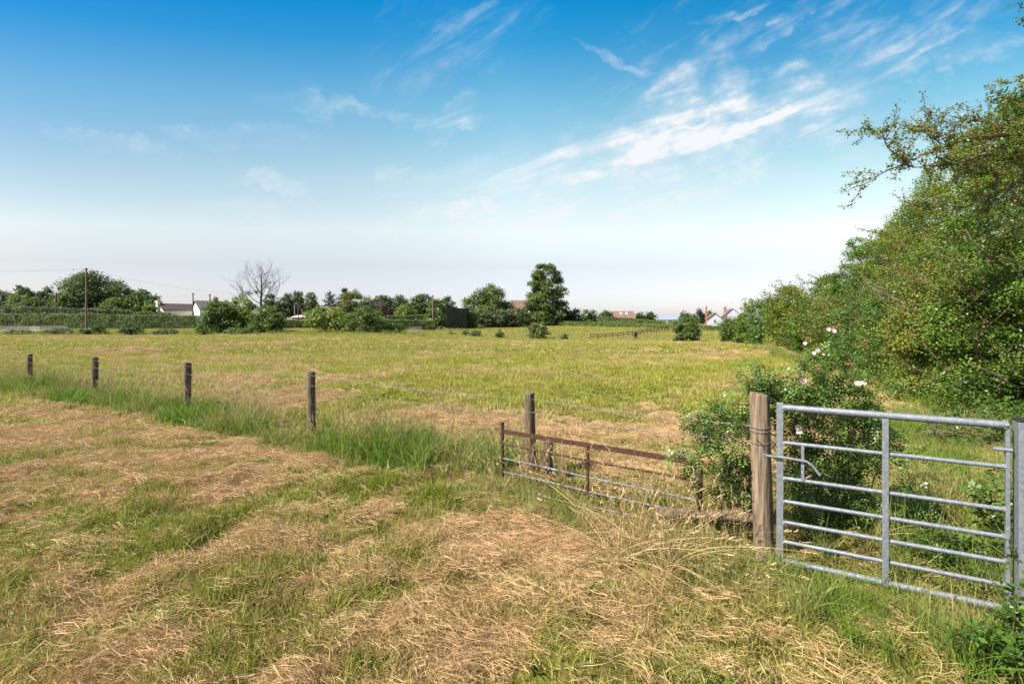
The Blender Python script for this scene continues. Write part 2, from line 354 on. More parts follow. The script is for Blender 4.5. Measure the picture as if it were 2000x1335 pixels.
hm = N(n, 'ShaderNodeMath', operation='MULTIPLY_ADD'); l.new(n2, hm.inputs[0]); hm.inputs[1].default_value = .6; hm.inputs[2].default_value = -.3
hs = N(n, 'ShaderNodeMath', operation='ADD', use_clamp=True); l.new(hat.outputs['Fac'], hs.inputs[0]); l.new(hm.outputs[0], hs.inputs[1])
mx = N(n, 'ShaderNodeMix', data_type='RGBA'); l.new(hs.outputs[0], mx.inputs[0]); l.new(green.outputs[0], mx.inputs[6]); l.new(tan.outputs[0], mx.inputs[7])
vr = ramp(n, [(.3, (.66, .76, .62)), (.7, (1.25, 1.15, 1.2))]); l.new(n3, vr.inputs[0])
mu = N(n, 'ShaderNodeMix', data_type='RGBA', blend_type='MULTIPLY', i_0=1.0); l.new(mx.outputs[2], mu.inputs[6]); l.new(vr.outputs[0], mu.inputs[7])
p = N(n, 'ShaderNodeBsdfPrincipled', i_Roughness=.95); p.inputs['Specular IOR Level'].default_value = .1
fr = ramp(n, [(.45, (.42, .40, .36)), (.72, (1.3, 1.28, 1.22))]); l.new(fb.outputs[0], fr.inputs[0])
m2 = N(n, 'ShaderNodeMix', data_type='RGBA', blend_type='MULTIPLY', i_0=.9); l.new(mu.outputs[2], m2.inputs[6]); l.new(fr.outputs[0], m2.inputs[7])
l.new(m2.outputs[2], p.inputs['Base Color'])
bm_ = N(n, 'ShaderNodeBump', i_Strength=.9, i_Distance=.05); l.new(fb.outputs[0], bm_.inputs['Height']); l.new(bm_.outputs[0], p.inputs['Normal'])
o = N(n, 'ShaderNodeOutputMaterial'); l.new(p.outputs[0], o.inputs[0])
ground = link('meadow_ground', me, m); tag(ground, 'mown hay meadow and rising paddock turf', kind='structure')

# ------------------------------------------------------------------ grass: tufts scattered as stuff
BL = dict(
    short=mat_blade('grass_short', G_SHORT[0], G_SHORT[1], DRY, .35),
    far=mat_blade('grass_distant', G_FAR[0], G_FAR[1], DRY, .35),
    tall=mat_blade('grass_tall', G_TALL[0], G_TALL[1], DRY, .4),
    straw=mat_blade('cut_straw', HAYC[0], HAYC[1], HAYC[2], .2),
    seed=mat_blade('seed_stem', (.30, .19, .08), (.46, .32, .15), (.45, .33, .17), .25))
TUFTS = {}
def blade_mesh(name, blades, mat):
    """blades: list of (points, half widths, tone); ribbons that taper to a tip"""
    v, f, t = [], [], []
    for pts, wd, tone in blades:
        o = len(v); k = len(pts)
        d = pts[-1]-pts[0]; side = np.cross(d, np.array([random.gauss(0, 1), random.gauss(0, 1), random.gauss(0, .3)])); side = side/max(np.linalg.norm(side), 1e-6)
        for i, p in enumerate(pts):
            wi = wd*(1-.85*(i/(k-1))**2)
            v += [tuple(p-side*wi), tuple(p+side*wi)]; t += [tone, tone]
        f += [(o+2*i, o+2*i+1, o+2*i+3, o+2*i+2) for i in range(k-1)]
    me = bpy.data.meshes.new(name); me.from_pydata(v, [], f); me.materials.append(mat)
    a = me.attributes.new('tone', 'FLOAT', 'POINT'); a.data.foreach_set('value', np.array(t, dtype=np.float32))
    return me
def tuft(kind, count, rad, hmin, hmax, wd, lean, mat, seg=3, n_var=6, flat=False, head=None, droop=.5, dome=0):
    c = bpy.data.collections.new(kind); TUFTS[kind] = (c, n_var)
    for q in range(n_var):
        bl = []
        ang0 = random.random()*6.28
        for _ in range(count):
            r_ = rad*math.sqrt(random.random()); th = random.random()*6.28
            b = np.array([r_*math.cos(th), r_*math.sin(th), -.02])
            h = random.uniform(hmin, hmax); ph = random.random()*6.28 if not flat else ang0+random.gauss(0, .55)+(math.pi if random.random() < .5 else 0)
            tone = min(1, max(0, random.gauss(.5, .25)))
            if flat:
                z0 = random.random()**1.6*flat; dirv = np.array([math.cos(ph), math.sin(ph), random.gauss(0, .16)])
                if dome: b[2] += dome*(1-(r_/rad)**2); dirv[2] += -dome*1.6*(r_/rad)*(math.cos(ph-th))/rad*.5
                bend = np.array([-math.sin(ph), math.cos(ph), 0])*random.gauss(0, .25)*h
                ts = np.linspace(0, 1, seg+1)
                pts = [b+np.array([0, 0, .02+z0])+dirv*h*(t-.5)+bend*(t-.5)**2*2+np.array([0, 0, random.uniform(.0, .25)*h*(.25-(t-.5)**2)]) for t in ts]
            else:
                ln = random.random()*lean; out = np.array([math.cos(ph), math.sin(ph), 0])
                ts = np.linspace(0, 1, seg+1)
                pts = [b+out*h*ln*(t*(1-droop)+droop*t*t*1.6)+np.array([0, 0, h*(t-ln*droop*.7*t*t)]) for t in ts]
            bl.append((pts, wd*random.uniform(.7, 1.2), tone))
            if head:
                e = pts[-1]; d = unit(pts[-1]-pts[-2])
                for s_ in range(head):
                    k = s_/head; q0 = e-d*(.11*k)
                    sp_ = np.array([random.gauss(0, 1), random.gauss(0, 1), .8]); sp_ = sp_/np.linalg.norm(sp_)*random.uniform(.010, .026)
                    bl.append(([q0, q0+sp_*.6+d*.008, q0+sp_+d*.02], wd*1.7, min(1, tone+.2)))
        me = blade_mesh('%s_%02d' % (kind, q), bl, mat)
        o = bpy.data.objects.new('%s_%02d' % (kind, q), me); c.objects.link(o)
tuft('lawn_tuft', 36, .10, .03, .095, .0026, .9, BL['short'], n_var=8)
tuft('meadow_tuft', 34, .20, .05, .15, .0055, .9, BL['far'], seg=2, n_var=6)
tuft('distant_tuft', 26, .45, .06, .17, .018, .9, BL['far'], seg=2, n_var=5)
tuft('tall_tuft', 36, .13, .22, .52, .0034, .75, BL['tall'], seg=4, n_var=8)
tuft('straw_tuft', 80, .16, .04, .17, .0012, 0, BL['straw'], seg=3, n_var=8, flat=.05)
tuft('straw_heap', 170, .21, .05, .19, .0014, 0, BL['straw'], seg=3, n_var=8, flat=.02, dome=.085)
tuft('seed_tuft', 9, .10, .55, .95, .0016, .55, BL['seed'], seg=5, n_var=8, head=16, droop=.6)
tuft('arching_tuft', 46, .08, .42, .8, .0026, 1.25, BL['seed'], seg=6, n_var=4, head=7, droop=.95)

tuft('broad_weed', 11, .05, .08, .24, .013, .95, BL['tall'], seg=4, n_var=6, droop=.8)
def scatter(name, kind, P, scale, tint, label, zsq=None, tilt=.15):
    c, nv = TUFTS[kind]; k = len(P)
    me = bpy.data.meshes.new(name); me.vertices.add(k); me.vertices.foreach_set('co', P.astype(np.float32).reshape(-1))
    rot = np.stack([rng.normal(0, tilt, k), rng.normal(0, tilt, k), rng.random(k)*6.283], -1)
    def A(nm, ty, v, key='value'):
        a = me.attributes.new(nm, ty, 'POINT'); a.data.foreach_set(key, np.ascontiguousarray(v).reshape(-1))
    A('rot', 'FLOAT_VECTOR', rot.astype(np.float32), 'vector'); A('tint', 'FLOAT', np.asarray(tint, dtype=np.float32)); A('idx', 'INT', rng.integers(0, nv, k).astype(np.int32))
    sc = np.stack([scale, scale, scale*(zsq if zsq is not None else 1.0)], -1)
    A('scl', 'FLOAT_VECTOR', sc.astype(np.float32), 'vector')
    o = link(name, me); tag(o, label, kind='stuff')
    g = bpy.data.node_groups.new(name, 'GeometryNodeTree')
    g.interface.new_socket('Geometry', in_out='INPUT', socket_type='NodeSocketGeometry'); g.interface.new_socket('Geometry', in_out='OUTPUT', socket_type='NodeSocketGeometry')
    n = g.nodes; l = g.links
    gi = n.new('NodeGroupInput'); go = n.new('NodeGroupOutput'); ip = n.new('GeometryNodeInstanceOnPoints'); ci = n.new('GeometryNodeCollectionInfo')
    ci.inputs['Collection'].default_value = c; ci.inputs['Separate Children'].default_value = True; ci.inputs['Reset Children'].default_value = True
    def at_(nm, ty):
        a = n.new('GeometryNodeInputNamedAttribute'); a.data_type = ty; a.inputs['Name'].default_value = nm; return [s for s in a.outputs if s.enabled][0]
    l.new(gi.outputs[0], ip.inputs['Points']); l.new(ci.outputs[0], ip.inputs['Instance']); ip.inputs['Pick Instance'].default_value = True
    l.new(at_('idx', 'INT'), ip.inputs['Instance Index'])
    e = n.new('FunctionNodeEulerToRotation'); l.new(at_('rot', 'FLOAT_VECTOR'), e.inputs[0]); l.new(e.outputs[0], ip.inputs['Rotation'])
    l.new(at_('scl', 'FLOAT_VECTOR'), ip.inputs['Scale']); l.new(ip.outputs[0], go.inputs[0])
    md = o.modifiers.new('scatter', 'NODES'); md.node_group = g
    return o
def field_points(y0, y1, dens, k=1.28, xpad=1.0):
    """even points over the wedge of ground seen between two distances"""
    area = k*(y1*y1-y0*y0)+2*xpad*(y1-y0); nn = int(area*dens)
    y = np.sqrt(rng.random(int(nn*1.15))*(y1*y1-y0*y0)+y0*y0); x = (rng.random(len(y))*2-1)*(k*y+xpad)
    return x[:nn], y[:nn]
HEDGE_FOOT = [(6.6, 1), (9.0, 8.7), (11.4, 15.6), (14.8, 24), (19.6, 36), (24.8, 55), (30, 75)]
hfx = lambda y: np.interp(y, [p[1] for p in HEDGE_FOOT], [p[0] for p in HEDGE_FOOT])
def grow(name, kind, y0, y1, dens, label, wfun, sc=(.7, 1.3), dry=(0, 0), k=1.28, zfun=None, hayk=.75):
    x, y = field_points(y0, y1, dens, k)
    h = hay(x, y); w_ = wfun(x, y, h)
    keep = (rng.random(len(x)) < w_) & ((x < hfx(y)+1.2) | (y > 78))
    x, y, h = x[keep], y[keep], h[keep]
    s = rng.uniform(sc[0], sc[1], len(x))
    t = np.clip(h*hayk + dry[0] + dry[1]*(.5*fbm(x/.9, y/.7, 77, 3)+.5*fbm(x/4.5, y/3.0, 78, 3)-.46)*4.0 + rng.normal(0, .12, len(x)), 0, 1)
    z = gz(x, y)
    zs = zfun(x, y) if zfun else None
    return scatter(name, kind, np.stack([x, y, z], -1), s, t, label, zs)
lush = lambda x, y: .55+1.25*sstep(.42, .7, fbm(x/.75, y/.6, 55, 3))
grow('mown_grass', 'lawn_tuft', 1.6, 8.2, 270, 'short mown green grass growing through the cut hay', lambda x, y, h: 1-.55*h, (.65, 1.3), (.02, .35), zfun=lush)
grow('mown_grass', 'meadow_tuft', 7.6, 30, 26, 'mown meadow grass beyond the wire fence', lambda x, y, h: 1-.6*h, (.7, 1.3), (.08, .7), k=1.15, zfun=lush)
grow('mown_grass', 'distant_tuft', 28, 135, 2.2, 'pale green grass across the far half of the meadow', lambda x, y, h: 1-.4*h, (.6, 1.2), (.08, .6), k=1.12)
grow('loose_hay', 'straw_tuft', 1.6, 8.5, 270, 'loose cut hay lying in tan drifts on the turf', lambda x, y, h: .13+.87*h**1.2, (.7, 1.2))
grow('loose_hay', 'straw_heap', 1.8, 9.5, 22, 'rough heaps of cut hay', lambda x, y, h: sstep(.45, .95, h)*sstep(.42, .6, fbm(x/.5, y/.4, 91, 2)), (.6, 1.25))
grow('loose_hay', 'straw_heap', 8.5, 30, 13, 'dry hay left in patches beyond the fence', lambda x, y, h: sstep(.25, .8, h), (.7, 1.3), k=1.15)
grow('loose_hay', 'straw_heap', 28, 84, .8, 'flecks of dry hay across the far half of the meadow', lambda x, y, h: sstep(.2, .7, h), (1.5, 2.6), k=1.12)
grow('mown_grass', 'distant_tuft', 120, 235, .5, 'smooth green turf of the rising paddock', lambda x, y, h: (x > -60), (1.2, 2.0), (.12, .5), k=1.0)
# long uncut grass left along the wire fence, round the gates and along the foot of the hedge
def strip_points(pts, dens, wd, off=0.0):
    P = []
    for (ax, ay), (bx, by) in zip(pts, pts[1:]):
        L = math.hypot(bx-ax, by-ay); k = int(L*dens)
        t = rng.random(k); nx_, ny_ = -(by-ay)/L, (bx-ax)/L; d = rng.normal(0, wd, k)+off
        P.append(np.stack([ax+(bx-ax)*t+nx_*d, ay+(by-ay)*t+ny_*d], -1))
    return np.concatenate(P)
def strip(name, kind, P, label, sc, dry, seed=1, gap=.0):
    x, y = P[:, 0], P[:, 1]
    keep = (fbm(x/.8, y/.8, seed, 3) > gap) & (y > 1.4)
    x, y = x[keep], y[keep]
    t = np.clip(dry + (fbm(x/.7, y/.7, seed+5, 3)-.45)*1.6 + rng.normal(0, .1, len(x)), 0, 1)
    s = rng.uniform(sc[0], sc[1], len(x))*(.35+1.2*fbm(x/.8, y/.8, seed+9, 3))
    return scatter(name, kind, np.stack([x, y, gz(x, y)], -1), s, t, label)
strip('long_grass', 'tall_tuft', strip_points(FENCE[:7], 58, .31, -.2), 'long green uncut grass left standing along the wire fence', (.6, 1.2), .02, 3, .34)
strip('long_grass', 'tall_tuft', strip_points([(-.2, 5.5), (1.7, 3.9)], 60, .22, -.2), 'long grass tangled round the rusty gate', (.4, .75), .25, 6, .25)
strip('long_grass', 'tall_tuft', strip_points([(1.5, 3.95), (3.2, 2.75), (3.9, 2.3)], 75, .24, -.22), 'long grass at the foot of the steel gate', (.45, .85), .15, 8, .2)
strip('long_grass', 'tall_tuft', strip_points([(2.9, 3.3), (5.0, 5.2), (7.6, 9.5)], 60, .7, 0), 'rank green grass on the path behind the steel gate', (.5, 1.0), .1, 12, .2)
strip('long_grass', 'tall_tuft', strip_points([(8.4, 8), (11.0, 15.6), (14.2, 24), (18.8, 36)], 16, .35, 0), 'long grass at the foot of the hedgerow', (.7, 1.3), .15, 14, .3)
strip('broadleaf_weeds', 'broad_weed', strip_points(FENCE[:8], 7, .38, -.2), 'broad-leaved weeds among the long grass on the fence line', (.7, 1.5), -.1, 31, .3)
grow('broadleaf_weeds', 'broad_weed', 1.8, 14, 1.6, 'scattered docks and clover in the mown turf', lambda x, y, h: 1-.7*h, (.3, .75), (-.1, .2))
strip('seed_grass', 'seed_tuft', strip_points(FENCE[:8], 11, .34, .02), 'tall seeding grass stems along the fence', (.6, .95), .3, 15, .32)
strip('seed_grass', 'seed_tuft', strip_points([(-.3, 5.5), (1.2, 4.3), (1.95, 3.62)], 8, .22, .05), 'dry seeding grass stems between the two gates', (.55, .95), .5, 18, .2)
strip('seed_grass', 'arching_tuft', np.array([[1.0, 3.85], [1.25, 3.6], [1.5, 3.75], [.8, 3.7], [1.1, 3.45]]), 'bleached grass arching over in front of the rusty gate', (.85, 1.1), .6, 20, 0)
strip('long_grass', 'tall_tuft', strip_points([(-110, 88), (-70, 88), (-30, 90), (-16, 96)], 5, 1.6, 0)*1.0, 'rough grass bank along the far edge of the meadow', (1.4, 2.2), .2, 25, .3)
# ------------------------------------------------------------------ trees, shrubs and hedges
LEAF = dict(
    dark=mat_leaf('leaf_dark', (0.017, 0.036, 0.010), (0.073, 0.112, 0.025)),
    mid=mat_leaf('leaf_mid', (0.025, 0.053, 0.011), (0.126, 0.175, 0.034)),
    bright=mat_leaf('leaf_bright', (0.053, 0.092, 0.014), (0.210, 0.259, 0.042)),
    grey=mat_leaf('leaf_grey', (0.039, 0.059, 0.022), (0.123, 0.151, 0.056)),
    willow=mat_leaf('leaf_willow', (.055, .075, .016), (.145, .160, .040)),
    yew=mat_leaf('leaf_yew', (.004, .008, .003), (.011, .019, .007), trans=.1, rough=.9),
    conifer=mat_leaf('leaf_conifer', (.008, .020, .014), (.026, .045, .026), trans=.1),
    plum=mat_leaf('leaf_plum', (.040, .026, .020), (.085, .060, .036)),
    hedge=mat_leaf('leaf_hedge', (0.022, 0.048, 0.008), (0.161, 0.210, 0.034)),
    haw=mat_leaf('leaf_hawthorn', (.018, .050, .007), (.155, .238, .032), rust=(.24, .11, .035), rust_amt=.05, rough=.42),
    haw2=mat_leaf('leaf_hawthorn_olive', (.030, .056, .007), (.21, .235, .030), rust=(.30, .13, .04), rust_amt=.05, rough=.4),
    ivy=mat_leaf('leaf_ivy', (.012, .042, .008), (.11, .185, .028), rough=.35),
    rose=mat_leaf('leaf_rose', (.03, .08, .017), (.17, .25, .05), rough=.35, trans=.3))
BARK = mat_noise('bark', (.055, .040, .028), (.13, .10, .075), (6, 6, 1), 5, .9)
DEADBARK = mat_noise('dead_bark', (.028, .021, .016), (.055, .042, .033), (4, 4, 1), 4, .9)
TWIG = mat_noise('twig_bark', (.07, .045, .03), (.17, .12, .08), (5, 5, 5), 6, .85)

PROF = dict(
    dome=[(0, .80), (.25, 1), (.55, .92), (.8, .66), (1, .2)],
    bush=[(0, .86), (.3, 1), (.6, .88), (.85, .6), (1, .25)],
    tall=[(0, .8), (.14, 1), (.35, .97), (.6, .84), (.8, .72), (.93, .52), (1, .2)],
    conifer=[(0, 1), (.3, .8), (.6, .5), (.85, .22), (1, .04)],
    pole=[(0, .7), (.3, 1), (.6, .85), (.9, .5), (1, .1)],
    spread=[(0, .45), (.2, .85), (.45, 1), (.7, .85), (.88, .55), (1, .2)],
    haw=[(0, .86), (.25, 1), (.55, 1), (.8, .9), (1, .55)])

def crown(c, rx, ry, rz, kind, nleaf, leaf, lobes=30, lr=.32, clump=.30, per=14, up=.5, r=None, spray=0.0, aspect=.6, side=None, gappy=.18):
    """c: centre of the crown's base. Leaves sit in clumps on the skin of many lobes; returns quads and tones."""
    prof = PROF[kind]; pt, pw = [p[0] for p in prof], [p[1] for p in prof]
    L = []
    for i in range(lobes):
        t = (i+.5)/lobes*.96 if kind != 'conifer' else ((i+.5)/lobes)**1.3*.97
        t = min(.97, max(.03, t + r.normal(0, .03)))
        th = i*2.399+r.normal(0, .4); wd = np.interp(t, pt, pw)
        rr = lr*r.uniform(.75, 1.2)*(.45+.55*wd)
        k = max(0, wd-rr*.75)*r.uniform(.75, 1.05)
        L.append((math.cos(th)*k, math.sin(th)*k, t, rr, r.random()))
    L.append((0, 0, .45, .62*np.interp(.45, pt, pw), .5)); L.append((0, 0, .2, .6*np.interp(.2, pt, pw), .5))
    L = np.array(L)
    ncl = max(8, nleaf//per)
    w_ = L[:, 3]**2; idx = r.choice(len(L), ncl, p=w_/w_.sum())
    d = unit(r.normal(size=(ncl, 3))); d[:, 2] = np.where(d[:, 2] < -.5, -d[:, 2]*.5, d[:, 2])
    rad = L[idx, 3]*(.55+.5*r.random(ncl)**.6)
    far = r.random(ncl) < spray; rad = np.where(far, rad*1.28, rad)
    pos = np.stack([L[idx, 0]+d[:, 0]*rad, L[idx, 1]+d[:, 1]*rad, L[idx, 2]+d[:, 2]*rad*min(1.4, rx/rz)*.8], -1)
    # gaps: drop clumps where a coarse noise is low
    g = vnoise(pos[:, 0]*4.3+pos[:, 1]*2.1+50, pos[:, 2]*5.1+pos[:, 1]*1.7+50, int(r.integers(999)))
    ok = g > gappy; pos, d, idx = pos[ok], d[ok], idx[ok]; ncl = len(pos)
    if side is not None:
        keep = (pos[:, 0]*side[0]+pos[:, 1]*side[1] > -.35) | (r.random(ncl) < .25)
        pos, d, idx = pos[keep], d[keep], idx[keep]; ncl = len(pos)
    lo, hi = np.percentile(pos, 1.0, axis=0), np.percentile(pos, 99.0, axis=0)
    pos[:, 0] = (pos[:, 0]-(lo[0]+hi[0])/2)/(hi[0]-lo[0])*2*rx if side is None else pos[:, 0]*rx
    pos[:, 1] = pos[:, 1]*ry
    pos[:, 2] = (pos[:, 2]-lo[2])/(hi[2]-lo[2])*rz
    ctone = np.clip(L[idx, 4]*.75 + r.random(ncl)*.35-.05, 0, 1)
    k = max(1, int(nleaf/max(ncl, 1)))
    P = np.repeat(pos, k, 0) + np.clip(r.normal(size=(ncl*k, 3)), -1.9, 1.9)*np.array([clump, clump, clump*.75])
    nr = unit(np.repeat(d, k, 0)*.55+np.array([0, 0, up])+r.normal(size=(ncl*k, 3))*.6)
    tone = np.clip(np.repeat(ctone, k)*.6+r.random(ncl*k)*.5, 0, 1)
    V = leaf_quads(P, nr, leaf*r.uniform(.6, 1.3, ncl*k), aspect, r) + np.asarray(c, float)
    return V, tone, L

def trunk_mb(base, top, r0, limbs, r, bend=.06):
    b = MB(); base, top = np.array(base, float), np.array(top, float); H = np.linalg.norm(top-base)
    pts = [base+(top-base)*t+np.array([r.normal(0, bend*H*.2), r.normal(0, bend*H*.2), 0])*(t > 0) for t in np.linspace(0, 1, 5)]
    b.tube(pts, [r0*1.35, r0, r0*.85, r0*.62, r0*.3], 7)
    for e in limbs:
        s_ = pts[r.integers(1, 4)]; e = np.array(e, float); mid = s_*.45+e*.55+np.array([0, 0, .12*np.linalg.norm(e-s_)])
        b.tube([s_, mid, e], [r0*.45, r0*.28, r0*.08], 5)
    return b

def tree(name, label, kind, px0, px1, top, bot, Y, mat, cat='tree', group=None, seed=1, leaf=None, dens=3.2, trunk=True, lobes=30, lr=.33, gappy=.14, spray=.06, base=None, depth=1.0, up=.5, tr=None, aspect=.6):
    r = np.random.default_rng(seed)
    X, _ = at((px0+px1)/2, Y); gzv = G(X, Y) if base is None else base
    z0, z1 = zat(bot, Y), zat(top, Y); z0 = max(z0, gzv-.05)
    hw = (px1-px0)/2/F*Y; hh = z1-z0
    leaf = leaf or 3.3/F*Y
    nl = int(min(60000, dens*5.2*(2*hw*hh)/(leaf*leaf*aspect)))
    o = empty(name, (X, Y, gzv), label, cat, group)
    V, tn, L = crown((0, 0, z0-gzv), hw*.95, hw*.95*depth, hh, kind, nl, leaf, lobes, lr, clump=max(leaf*.8, hw*.075), r=r, gappy=gappy, spray=spray, up=up, aspect=aspect)
    link('crown', quads('crown', V, tn), LEAF[mat], o)
    if trunk:
        lim = [(q[0]*hw*.8, q[1]*hw*.8, z0-gzv+q[2]*hh) for q in L[:9]]
        trunk_mb((0, 0, -.15), (0, 0, z0-gzv+hh*.8), tr or max(.05, hw*.05), lim, r).build('trunk', BARK, o, True)
    return o

def hedge(name, label, pts, w_, mat, leaf, dens=3.0, seed=1, group=None, bump=.18, cat='hedge'):
    """pts: (px, Y, top py, base z or None) along the hedge; leaves through the skin of a clipped bank"""
    r = np.random.default_rng(seed)
    P = []
    for px, Y, tp in pts:
        X, _ = at(px, Y); g = G(X, Y); P.append((X, Y, g, zat(tp, Y)))
    P = np.array(P); c0 = P[0, :3].copy()
    seg = np.hypot(np.diff(P[:, 0]), np.diff(P[:, 1])); s = np.concatenate([[0], np.cumsum(seg)]); Ltot = s[-1]
    hm = np.mean(P[:, 3]-P[:, 2]); n_ = int(1.6*dens*Ltot*(2*hm+w_)/(leaf*leaf*.6))
    t = r.random(n_)*Ltot
    C = np.stack([np.interp(t, s, P[:, k]) for k in range(4)], -1)
    k = np.clip(np.searchsorted(s, t)-1, 0, len(P)-2); tx, ty = np.diff(P[:, 0])[k]/seg[k], np.diff(P[:, 1])[k]/seg[k]
    peri = r.random(n_)*(2*hm+w_)
    onf, onb = peri < hm, peri > hm+w_
    v = np.where(onf, peri/hm, np.where(onb, (peri-hm-w_)/hm, 1.0)); u = np.where(onf, -1, np.where(onb, 1, (peri-hm)/w_*2-1))
    nz_ = fbm(t/(hm*.5)+seed*7, v*2+u*1.3+9, seed, 3)-.5
    depth_ = r.random(n_)**1.5*.35
    u = u*(1-depth_*.6)*(1+nz_*bump*2)*(1-.18*v**3); zz = v*(1-.25*depth_*(np.abs(u) < .8))*(1+nz_*bump)
    x = C[:, 0]-ty*(-u)*w_/2*-1; y = C[:, 1]+tx*(u)*w_/2
    z = C[:, 2]+(C[:, 3]-C[:, 2])*zz
    # which side faces outward
    nr = np.stack([-ty*u, tx*u, .25+v], -1); nr = unit(nr+r.normal(size=(n_, 3))*.6)
    tone = np.clip(.55*fbm(t/1.2, v*3+u, seed+3, 2)+.55*r.random(n_), 0, 1)
    V = leaf_quads(np.stack([x, y, z], -1), nr, leaf*r.uniform(.6, 1.3, n_), .6, r) - c0
    o = empty(name, tuple(c0), label, cat, group)
    link('foliage', quads('foliage', V, tone), LEAF[mat], o)
    # woody middle of stems and twigs
    b = MB()
    for q in np.arange(.5, Ltot, max(.8, Ltot/60)):
        a = np.array([np.interp(q, s, P[:, j]) for j in range(4)])
        for _ in range(3):
            e = a[:3]-c0+np.array([r.normal(0, .3), r.normal(0, w_*.22), (a[3]-a[2])*r.uniform(.6, .88)])
            b.tube([a[:3]-c0+np.array([r.normal(0, .1), r.normal(0, .1), -.1]), e], [.04, .015], 4)
    b.build('stems', TWIG, o)
    return o

